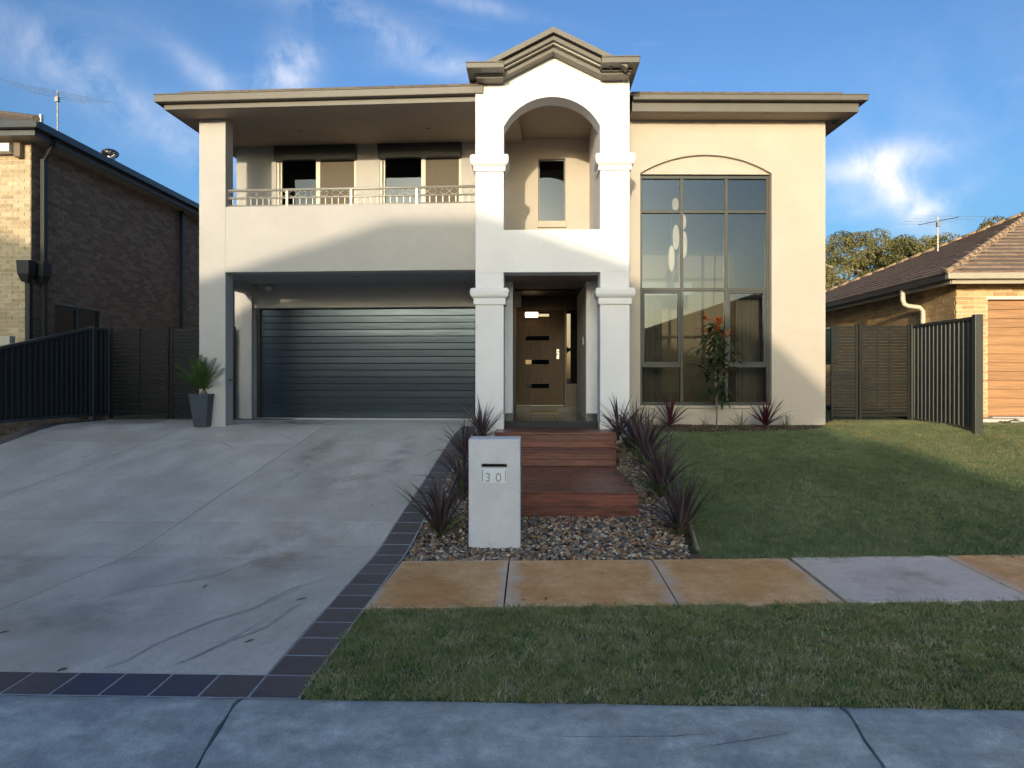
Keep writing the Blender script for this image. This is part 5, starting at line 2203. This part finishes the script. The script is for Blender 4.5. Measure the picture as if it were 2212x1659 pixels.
y1_, y2_, y3_ = 8.1, 10.4, 10.9
z1_, z2_, z3_ = px_z(1061.7, y1_), px_z(974, y2_), px_z(934.5, y3_)
xl, xr1, xr2 = px_x(1040, 9.3) - .0, px_x(1379, y1_), px_x(1331, y2_)
xl3, xr3 = px_x(1052, y3_), px_x(1331, y3_)
xL = -.62
planks_h(xL, xr1, y1_, y2_ + .02, z1_, 17)
planks_v(xL, xr1, y1_ - .0, G(y1_) - .02, z1_ - .03, 2)
planks_h(xL, xr2, y2_, y3_ + .02, z2_, 4)
planks_v(xL, xr2, y2_, z1_ + .002, z2_ - .03, 2)
planks_h(xL, xr3, y3_, 11.98, z3_, 9)
planks_v(xL, xr3, y3_, z2_ + .002, z3_ - .03, 2)
mb = MB()
mb.box(xL + .05, xr1 - .02, y1_ + .032, y2_ - .01, G(8.0) - .1, z1_ - .03)
mb.box(xL + .05, xr2 - .02, y2_ + .032, y3_ - .01, .5, z2_ - .03)
mb.box(xL + .05, xr3 - .02, y3_ + .032, 11.97, .6, z3_ - .03)
mb.build('bearer', mat('bearer_dark', (.02, .012, .01), .8), ST)
for (xx, ya, yb, zz0, zz1) in ((xr1, y1_, y2_, .3, z1_ - .03), (xr2, y2_, y3_, .6, z2_ - .03), (xr3, y3_, 11.97, .7, z3_ - .03)):
    mb = MB()
    mb.box(xx - .02, xx + .008, ya + .032, yb, zz0, zz1)
    mb.build('side_board', PLK, ST, .003)
mb = MB(FT)
mb.box(ua - .45, ub + .45, .362, .39, z3_ + .001, zfl2 - .012)
mb.build('top_riser', PLK, ST)

# timber garden stake/edging
ed = ground(1512, 1195)
es = ground(1478, 1125)
mb = MB()
mb.tube([Vector((ed.x - .01, ed.y + .06, ed.z + .03)), Vector((es.x + .04, es.y - .02, es.z + .05))], .022, 6)
tag(mb.build('timber_edging', mat('pine_stake', (.34, .25, .15), .8, var=.2, scale=10, stretch=(2, 1, 8)), at=(ed.x, ed.y, ed.z)), 'short pale timber edging stick at the front corner of the lawn', 'edging')
mb = MB()
mb.box(1.60, 1.80, PB(1.7) + .03, PB(1.7) + .20, .02, .085)
tag(mb.build('edging_block', mat('edging_red', (.16, .075, .06), .8, var=.2), at=(1.7, 7.0, .05), bevel=.008), 'dull red edging block where pebbles, lawn and footpath meet', 'edging')


# ------------------------------------------------------------------ plants
def leaf_mesh(name, m, length, width, n=8, droop=.5, fold=.25, twist=0.0):
    """strap leaf from the origin going along +Y and up, arching over"""
    v, f = [], []
    for i in range(n + 1):
        t = i / n
        w = width * (sin(pi * min(1, t * .9 + .12)) ** .6) * (1 - t ** 4) * .5 + .0008
        y = length * (t - .18 * droop * t ** 3)
        z = -length * droop * .42 * t ** 2.3
        cz = fold * w
        a = twist * t
        v += [(-w * cos(a), y, z + cz - w * sin(a)), (0, y, z), (w * cos(a), y, z + cz + w * sin(a))]
    for i in range(n):
        b = i * 3
        f += [(b, b + 1, b + 4, b + 3), (b + 1, b + 2, b + 5, b + 4)]
    mb = MB()
    mb.add(v, f)
    mb.smooth = True
    me = mb.mesh(name, fix=False)
    me.materials.append(m)
    return me


CORD = foliage('cordyline_purple', (.050, .032, .034), (.14, .098, .10), .42, 3, .45)
CORD_G = foliage('cordyline_green', (.07, .13, .03), (.14, .22, .05), .45, 3, .4)
CORD_R = foliage('cordyline_wine', (.055, .012, .022), (.11, .03, .04), .4, 3, .4)
GREYG = foliage('grey_green_blade', (.09, .10, .06), (.17, .17, .10), .6, 3, .4)
leafP = [leaf_mesh('leaf', CORD, .62, .027, droop=d, twist=tw) for d, tw in ((.15, .3), (.35, -.3), (.7, .4), (1.25, -.5))]
leafG = [leaf_mesh('leaf', CORD_G, .58, .028, droop=d) for d in (.3, .6, .9)]
leafR = [leaf_mesh('leaf', CORD_R, .60, .030, droop=d) for d in (.1, .25, .5)]
DEAD = foliage('dead_leaf', (.16, .11, .065), (.27, .20, .12), .7, 3, .4)
leafD = [leaf_mesh('leaf', DEAD, .58, .024, droop=d, twist=.8) for d in (1.3, 1.8)]
leafT = [leaf_mesh('leaf', GREYG, .5, .012, droop=d) for d in (.5, .9, 1.4)]
leafT2 = [leaf_mesh('leaf', CORD_G, .5, .014, droop=d) for d in (.4, .8, 1.2)]


def strap_plant(name, base, n, leaves, h, label, cat, group, spread=(.15, 1.25), mixin=None, mixr=0.0, seed=0, stem=.06):
    r = random.Random(seed)
    t = thing(name, base, label, cat, group)
    b = Vector(base)
    mb = MB()
    mb.tube([b - Vector((0, 0, .05)), b + Vector((0, 0, stem + .02))], [.024, .016], 6)
    mb.build('stem', mat('plant_stem', (.07, .045, .03), .8), t)
    for i in range(n):
        q = (i + .5) / n
        el = spread[0] + (spread[1] - spread[0]) * (q ** 1.1) + r.uniform(-.12, .12)   # angle from vertical
        az = i * 2.399963 + r.uniform(-.3, .3)
        green = mixin is not None and q > 1 - mixr
        me = r.choice(mixin if green else leaves)
        if leaves is leafP and q > .6 and r.random() < .22: me = r.choice(leafD)
        s = h / .62 * r.uniform(.78, 1.12) * (1.0 if q < .8 else .85)
        pos = b + Vector((0, 0, stem * (1 - q * .7))) + Vector((cos(az), sin(az), 0)) * .012
        rot = (Matrix.Rotation(az - pi / 2, 3, 'Z') @ Matrix.Rotation(pi / 2 - el, 3, 'X') @ Matrix.Rotation(r.uniform(-.4, .4), 3, 'Y')).to_euler()
        link('leaf', me, None, t, pos, rot=rot, scale=(s * r.uniform(.85, 1.15), s, s))
    return t


def gp(px, py):
    p = ground(px, py)
    return (p.x, p.y, p.z)


RIGHTROW = 'dark purple cordylines along the right side of the steps'
strap_plant('cordyline', gp(952, 1163), 50, leafP, .80, 'tall dark purple cordyline left of the letterbox, nearest the footpath', 'plant', 'dark purple cordylines left of the steps', (.08, 1.0), leafG, .25, 1)
strap_plant('cordyline', gp(1000, 1075), 50, leafP, .72, 'purple cordyline with green lower leaves hidden partly behind the letterbox', 'plant', 'dark purple cordylines left of the steps', (.1, 1.1), leafG, .3, 2)
strap_plant('cordyline', gp(1004, 998), 50, leafP, .72, 'purple cordyline beside the tile border halfway up the driveway', 'plant', 'dark purple cordylines left of the steps', (.1, 1.12), leafG, .18, 3)
strap_plant('cordyline', gp(1040, 950), 52, leafP, .72, 'purple cordyline at the foot of the left entry pillar', 'plant', 'dark purple cordylines left of the steps', (.1, 1.12), leafG, .12, 4)
strap_plant('cordyline', gp(1335, 945), 56, leafP, .74, 'spiky purple cordyline at the foot of the right entry pillar', 'plant', RIGHTROW, (.08, 1.12), leafG, .15, 5)
strap_plant('cordyline', gp(1370, 968), 56, leafP, .78, 'purple cordyline second from the right entry pillar', 'plant', RIGHTROW, (.1, 1.12), leafG, .2, 6)
strap_plant('cordyline', gp(1395, 1005), 60, leafP, .82, 'purple cordyline in the middle of the row right of the steps', 'plant', RIGHTROW, (.1, 1.12), leafG, .28, 7)
strap_plant('cordyline', gp(1428, 1075), 70, leafP, .84, 'purple cordyline with bright green leaves beside the lowest step', 'plant', RIGHTROW, (.1, 1.3), leafG, .45, 8)
strap_plant('cordyline', gp(1468, 1160), 54, leafP, .74, 'front purple cordyline of the right row, at the lawn corner', 'plant', RIGHTROW, (.06, 1.05), leafG, .25, 9)
strap_plant('flax_plant', gp(1382, 925), 30, leafT2, .52, 'light green strappy flax behind the cordylines at the lounge wall', 'plant', None, (.05, .7), None, 0, 10)
strap_plant('cordyline', gp(1447, 924), 44, leafR, .60, 'dark cordyline under the left part of the big window', 'plant', None, (.05, 1.45), None, 0, 11, .10)
strap_plant('cordyline', gp(1655, 926), 44, leafR, .60, 'wine red cordyline under the right end of the big window', 'plant', None, (.05, 1.45), None, 0, 12, .10)
strap_plant('grass_clump', gp(1522, 926), 26, leafT, .36, 'thin grey green grass clump just left of the young tree', 'plant', None, (.1, 1.1), None, 0, 13, .02)
strap_plant('grass_clump', gp(1602, 926), 34, leafT, .50, 'grey green grass clump between the young tree and the red cordyline', 'plant', None, (.05, 1.2), None, 0, 14, .02)
strap_plant('grass_clump', gp(1697, 926), 40, leafT, .46, 'grassy clump at the corner of the bed below the window', 'plant', None, (.1, 1.12), leafG, 0, 15, .02)

# potted cycad
pb = Vector(gp(440, 921))
PT = thing('plant_pot', pb, 'square tapered charcoal pot standing by the left column', 'pot')
POTM = mat('pot_charcoal', (.045, .055, .068), .5, var=.2, scale=8, bump=.15, bscale=60)
hz = .60
ca = radians(-4)


def sq(s, z, zoff=0):
    return [pb + Vector((cos(ca + pi / 4 + k * pi / 2) * s * .7071 * 2, sin(ca + pi / 4 + k * pi / 2) * s * .7071 * 2, z)) for k in range(4)]


mb = MB()
rings = [sq(.125, 0), sq(.18, hz - .05), sq(.188, hz - .05), sq(.19, hz), sq(.165, hz), sq(.155, hz - .08)]
v = [p for r_ in rings for p in r_]
f = [(3, 2, 1, 0)]
for i in range(len(rings) - 1):
    for k in range(4):
        f.append((i * 4 + k, i * 4 + (k + 1) % 4, i * 4 + 4 + (k + 1) % 4, i * 4 + 4 + k))
f.append((20, 21, 22, 23))
mb.add(v, f)
mb.build('pot_body', POTM, PT, .006)
CY = thing('cycad', pb + Vector((0, 0, hz - .08)), 'bright green cycad with stiff feathery fronds growing in the charcoal pot', 'plant')
mb = MB()
mb.lathe(pb + Vector((0, 0, hz - .1)), [(.04, 0), (.065, .05), (.06, .12), (.03, .16)], 12)
mb.build('trunk', mat('cycad_trunk', (.16, .12, .06), .9, var=.4, scale=30, bump=.8, bscale=60), CY)
CYM = foliage('cycad_green', (.04, .085, .012), (.085, .135, .025), .4, 4, .3)


def frond(length, curve, seed):
    r = random.Random(seed)
    mb = MB()
    n = 26
    pts = []
    for i in range(n + 1):
        t = i / n
        a = curve * t
        pts.append(Vector((0, length * (t - .12 * curve * t * t), -length * curve * .3 * t * t)))
    for i in range(n):
        p, q = pts[i], pts[i + 1]
        mb.add([p + Vector((-.004, 0, 0)), p + Vector((.004, 0, 0)), q + Vector((.003, 0, 0)), q + Vector((-.003, 0, 0))], [(0, 1, 2, 3)])
        t = i / n
        if t < .1: continue
        L_ = .15 * sin(pi * (t * .85 + .12)) + .02
        d = (q - p).normalized()
        for s in (-1, 1):
            out = (Vector((s * .75, 0, 0)) + d * .62 + Vector((0, 0, .45))).normalized()
            tip = p + out * L_ * r.uniform(.9, 1.1)
            w = d * .0085
            mb.add([p - w, p + w, p + out * L_ * .6 + w * .8, p + out * L_ * .6 - w * .8, tip], [(0, 1, 2, 3), (3, 2, 4)])
    me = mb.mesh('frond', fix=False)
    me.materials.append(CYM)
    return me


fronds = [frond(.72, c, i) for i, c in enumerate((.1, .3, .5))]
r_ = random.Random(4)
for i in range(22):
    el = .12 + .95 * (i / 22) + r_.uniform(-.08, .08)
    az = i * 2.4 + r_.uniform(-.2, .2)
    s = r_.uniform(.8, 1.05)
    rot = (Matrix.Rotation(az - pi / 2, 3, 'Z') @ Matrix.Rotation(pi / 2 - el, 3, 'X')).to_euler()
    link('frond', fronds[0 if el < .4 else (1 if el < .8 else 2)], None, CY, pb + Vector((0, 0, hz + .04)), rot=rot, scale=(s, s, s))

# young tree with orange new growth under the window
tb = Vector(gp(1547, 929))
YT = thing('young_tree', tb, 'slender young tree with dark leaves and orange red new tips before the big window', 'tree')
BARK = mat('young_bark', (.17, .125, .08), .85, var=.25, scale=20, bump=.4, bscale=80)
htree = 1.92
mb = MB()
trunk = [tb + Vector((.0 + .015 * sin(k * 1.1), .01 * cos(k), -.05 + htree * .93 * k / 8)) for k in range(9)]
mb.tube(trunk, [.017 - .0014 * k for k in range(9)], 7)
mb.smooth = True
mb.build('trunk', BARK, YT)
LEAFD = foliage('young_leaf_green', (.026, .05, .017), (.06, .095, .032), .4, 4, .35)
LEAFO = foliage('young_leaf_orange', (.42, .085, .02), (.60, .17, .035), .45, 6, .45)


def broad_leaf(m, L_=.15, w=.042, dr=.35):
    v, f = [], []
    n = 5
    for i in range(n + 1):
        t = i / n
        ww = w * .5 * sin(pi * (t * .94 + .03)) ** .8
        z = -L_ * dr * t * t
        v += [(-ww, L_ * t, z + ww * .3), (0, L_ * t, z), (ww, L_ * t, z + ww * .3)]
    for i in range(n):
        b = i * 3
        f += [(b, b + 1, b + 4, b + 3), (b + 1, b + 2, b + 5, b + 4)]
    mb = MB()
    mb.add(v, f)
    mb.smooth = True
    me = mb.mesh('leaf', fix=False)
    me.materials.append(m)
    return me


lfD = [broad_leaf(LEAFD, .215, .066, d) for d in (.2, .6)]
lfO = [broad_leaf(LEAFO, .125, .042, d) for d in (.1, .4)]
r_ = random.Random(21)
tips = []
nb = 18
for k in range(nb):
    t = .30 + .62 * k / (nb - 1)
    hb = htree * t
    az = k * 2.4 + r_.uniform(-.4, .4)
    ln = (.20 + .20 * sin(pi * min(1, (t - .2) / .8))) * r_.uniform(.85, 1.2)
    b0 = tb + Vector((0, 0, hb))
    rise = .55 if t > .4 else -.2
    b1 = b0 + Vector((cos(az) * ln * .8, sin(az) * ln * .8, ln * rise + .05))
    mb = MB()
    mb.tube([b0, b0.lerp(b1, .5) + Vector((0, 0, .02)), b1], [.007, .005, .003], 5)
    mb.build('branch', BARK, YT)
    for i in range(14):
        s = .12 + .88 * i / 13
        p = b0.lerp(b1, s)
        a2 = az + i * 2.4
        orange = t > .74 and i > 6
        el = r_.uniform(.2, 1.2) if orange else r_.uniform(.8, 2.1)
        rot = (Matrix.Rotation(a2 - pi / 2, 3, 'Z') @ Matrix.Rotation(pi / 2 - el, 3, 'X')).to_euler()
        q = r_.uniform(.75, 1.15)
        link('leaf', r_.choice(lfO if orange else lfD), None, YT, p, rot=rot, scale=(q, q, q))
for i in range(30):
    p = tb + Vector((r_.uniform(-.04, .10), r_.uniform(-.06, .06), htree * r_.uniform(.86, 1.0)))
    rot = (Matrix.Rotation(r_.uniform(0, 6.28), 3, 'Z') @ Matrix.Rotation(pi / 2 - r_.uniform(.1, 1.3), 3, 'X')).to_euler()
    link('leaf', r_.choice(lfO), None, YT, p, rot=rot)


# ------------------------------------------------------------------ gum trees behind the right house
GUM = foliage('gum_leaf', (.09, .095, .032), (.25, .215, .08), .55, .35, .4)
GUMB = mat('gum_bark', (.36, .30, .24), .85, var=.3, scale=3, stretch=(1, 1, .3), bump=.4, bscale=8)


def gum_tree(x, y, h, wd, seed, label):
    r = random.Random(seed)
    z0 = 1.0
    t = thing('gum_tree', (x, y, z0), label, 'tree', 'gum trees behind the right house')
    B = Vector((x, y, z0))
    mb = MB()
    tp = []
    lean = r.uniform(-.05, .05)
    for k in range(7):
        q = k / 6
        tp.append(B + Vector((lean * h * q + .15 * sin(k * 1.3 + seed), .12 * cos(k + seed), h * .72 * q)))
    mb.tube(tp, [.24 - .022 * k for k in range(7)], 8)
    ends = []
    for k in range(15):
        q = .30 + .70 * k / 14
        i = min(5, int(q * 6))
        b0 = tp[i].lerp(tp[i + 1], q * 6 - i)
        az = k * 2.4 + r.uniform(-.5, .5)
        ln = wd * r.uniform(.35, .62) * (1.15 - .5 * abs(q - .6))
        b1 = b0 + Vector((cos(az) * ln, sin(az) * ln, ln * r.uniform(.35, .95)))
        bm_ = b0.lerp(b1, .5) + Vector((0, 0, -.12 * ln))
        mb.tube([b0, bm_, b1], [.08, .05, .02], 6)
        ends.append((b1, r.uniform(.75, 1.25)))
        for _ in range(2):
            e = bm_.lerp(b1, r.uniform(.2, .9)) + Vector((r.uniform(-1, 1), r.uniform(-1, 1), r.uniform(-.1, 1.0))) * wd * .17
            mb.tube([bm_, e], [.035, .012], 5)
            ends.append((e, r.uniform(.5, 1.0)))
    ends.append((tp[-1] + Vector((0, 0, h * .14)), 1.2))
    ends.append((tp[-1] + Vector((.5, 0, h * .08)), 1.0))
    mb.smooth = True
    mb.build('trunk', GUMB, t)
    v, f = [], []
    for c, s in ends:
        n = int(430 * s)
        for _ in range(n):
            while True:
                d = Vector((r.uniform(-1, 1), r.uniform(-1, 1), r.uniform(-1, 1)))
                if .15 < d.length < 1: break
            d = d.normalized() * (d.length ** .5)
            p = c + Vector((d.x * .95 * s, d.y * .95 * s, d.z * .62 * s)) * wd * .165
            L_, w = r.uniform(.12, .22), r.uniform(.028, .05)
            ax = Vector((r.uniform(-1, 1), r.uniform(-1, 1), r.uniform(-1.6, .3))).normalized()
            sd_ = ax.cross(Vector((r.uniform(-1, 1), r.uniform(-1, 1), r.uniform(-1, 1)))).normalized()
            b = len(v)
            v += [p, p + ax * L_ * .5 + sd_ * w, p + ax * L_, p + ax * L_ * .5 - sd_ * w]
            f.append((b, b + 1, b + 2, b + 3))
    me = bpy.data.meshes.new('crown')
    me.from_pydata([tuple(q - B) for q in v], [], f)
    link('crown', me, GUM, t, B)


def at_y(px, y):
    return px_x(px, y)


for i, (px, y, ztop, wd, lab) in enumerate(((1800, 44, 505, 5.2, 'gum tree nearest the house corner, behind the right gate'), (1862, 47, 512, 5.0, 'second gum tree from the house corner with sky gaps below its crown'), (1925, 45, 503, 4.6, 'gum tree rising just left of the aerial on the right roof'),
                                            (1990, 50, 520, 4.6, 'gum tree directly behind the aerial mast on the right roof'), (2060, 46, 500, 5.4, 'rightmost gum tree, its crown meeting the tiled roof line'), (1835, 56, 540, 5, 'far gum tree filling in between the two nearest the house'))):
    h = EYE + (PY0 - ztop + 30) / FPX * y - 1.0
    gum_tree(at_y(px, y), y, h * .98, wd, 300 + i, lab)

# ================================================================== HOUSES ACROSS THE STREET (they cast the shade and stand in the glass)
BR_O = mat('far_render', (.34, .27, .20), .9, var=.08, scale=1.5)
RO_O = mat('far_roof', (.15, .105, .08), .8, var=.2, scale=4)
WN_O = mat('far_window_glass', (.02, .022, .025), .1)
FR_O = mat('far_window_frame', (.5, .47, .42), .5)


def far_house(name, x0, x1, y0, y1, ze, ridge, zr_, label, wall_in=.5, wins=(), z0=1.0, garage=None, walls=True):
    """y0 is the street side (larger y); ridge = (x0, x1, y)"""
    t = thing(name, ((x0 + x1) / 2, (y0 + y1) / 2, z0), label, 'house')
    a, b, c, d = [Vector((p, q, ze)) for p, q in ((x0, y0), (x1, y0), (x1, y1), (x0, y1))]
    r0, r1 = Vector((ridge[0], ridge[2], zr_)), Vector((ridge[1], ridge[2], zr_))
    mb = MB()
    mb.add([a, b, c, d, r0, r1], [(0, 1, 5, 4), (1, 2, 5), (2, 3, 4, 5), (3, 0, 4), (0, 1, 2, 3)])
    mb.build('roof', RO_O, t)
    mb = MB()
    mb.box(x0, x1, y0 - .01, y0 + .1, ze - .16, ze - .002)
    mb.box(x0, x1, y1 - .1, y1 + .01, ze - .16, ze - .002)
    mb.box(x0 - .1, x0, y1, y0, ze - .16, ze - .002)
    mb.box(x1, x1 + .1, y1, y0, ze - .16, ze - .002)
    mb.build('gutter', TRIM, t)
    mb = MB()
    mb.box(x0 + wall_in, x1 - wall_in, y0 - wall_in, y1 + wall_in, z0 - 1.2, ze - .02)
    mb.build('wall', BR_O, t)
    for (wx0, wx1, wz0_, wz1_) in wins:
        mb = MB()
        yf = y0 - wall_in
        mb.box(wx0, wx1, yf, yf + .06, wz0_, wz1_)
        w = mb.build('window', FR_O, t)
        mb = MB()
        mb.box(wx0 + .06, (wx0 + wx1) / 2 - .03, yf + .061, yf + .066, wz0_ + .06, wz1_ - .06)
        mb.box((wx0 + wx1) / 2 + .03, wx1 - .06, yf + .061, yf + .066, wz0_ + .06, wz1_ - .06)
        mb.build('pane', WN_O, w)
    if garage:
        mb = MB()
        yf = y0 - wall_in
        n = 9
        for k in range(n):
            hh = garage[2] / n
            mb.box(garage[0], garage[1], yf, yf + .03, z0 + k * hh + .01, z0 + (k + 1) * hh - .01)
        mb.build('garage_door', FR_O, t)
    return t


far_house('opposite_house', -12.9, -.35, -16, -28, 6.9, (-7.75, -6.3, -22), 9.5, 'two storey house with hip roof directly across the street', wins=((-11, -9, 4.6, 5.9), (-7.2, -5.0, 4.6, 5.9), (-3.4, -1.6, 4.6, 5.9), (-3.6, -1.6, 1.8, 3.2)), garage=(-11.2, -6.3, 2.3))
far_house('opposite_house', -.6, 2.6, -18.2, -26, 4.0, (-.5, .6, -22), 5.5, 'low side wing with its own hip roof across the street', wins=((.2, 1.9, 2.0, 3.3),))
far_house('opposite_house', 7.8, 27, -16, -28, 4.4, (18.6, 20, -22), 8.0, 'single storey hip roofed house across the street to the right', wins=((9.5, 11.5, 1.9, 3.3), (13.5, 15.5, 1.9, 3.3)), garage=(18.5, 23, 2.3))
far_house('opposite_house', -30, -12.92, -14, -26, 7.9, (-24, -18.7, -20), 10.5, 'two storey house with hip roof across the street to the left', wins=((-28, -26, 5.4, 6.8), (-20.4, -18.2, 5.4, 6.8)), garage=(-26, -21, 2.3), z0=1.2)
antenna((15.6, -22, 7.0), 10.4, radians(10), .1, 4, .9, 1.5, 'tv antenna on the roof of the right hand house across the street')
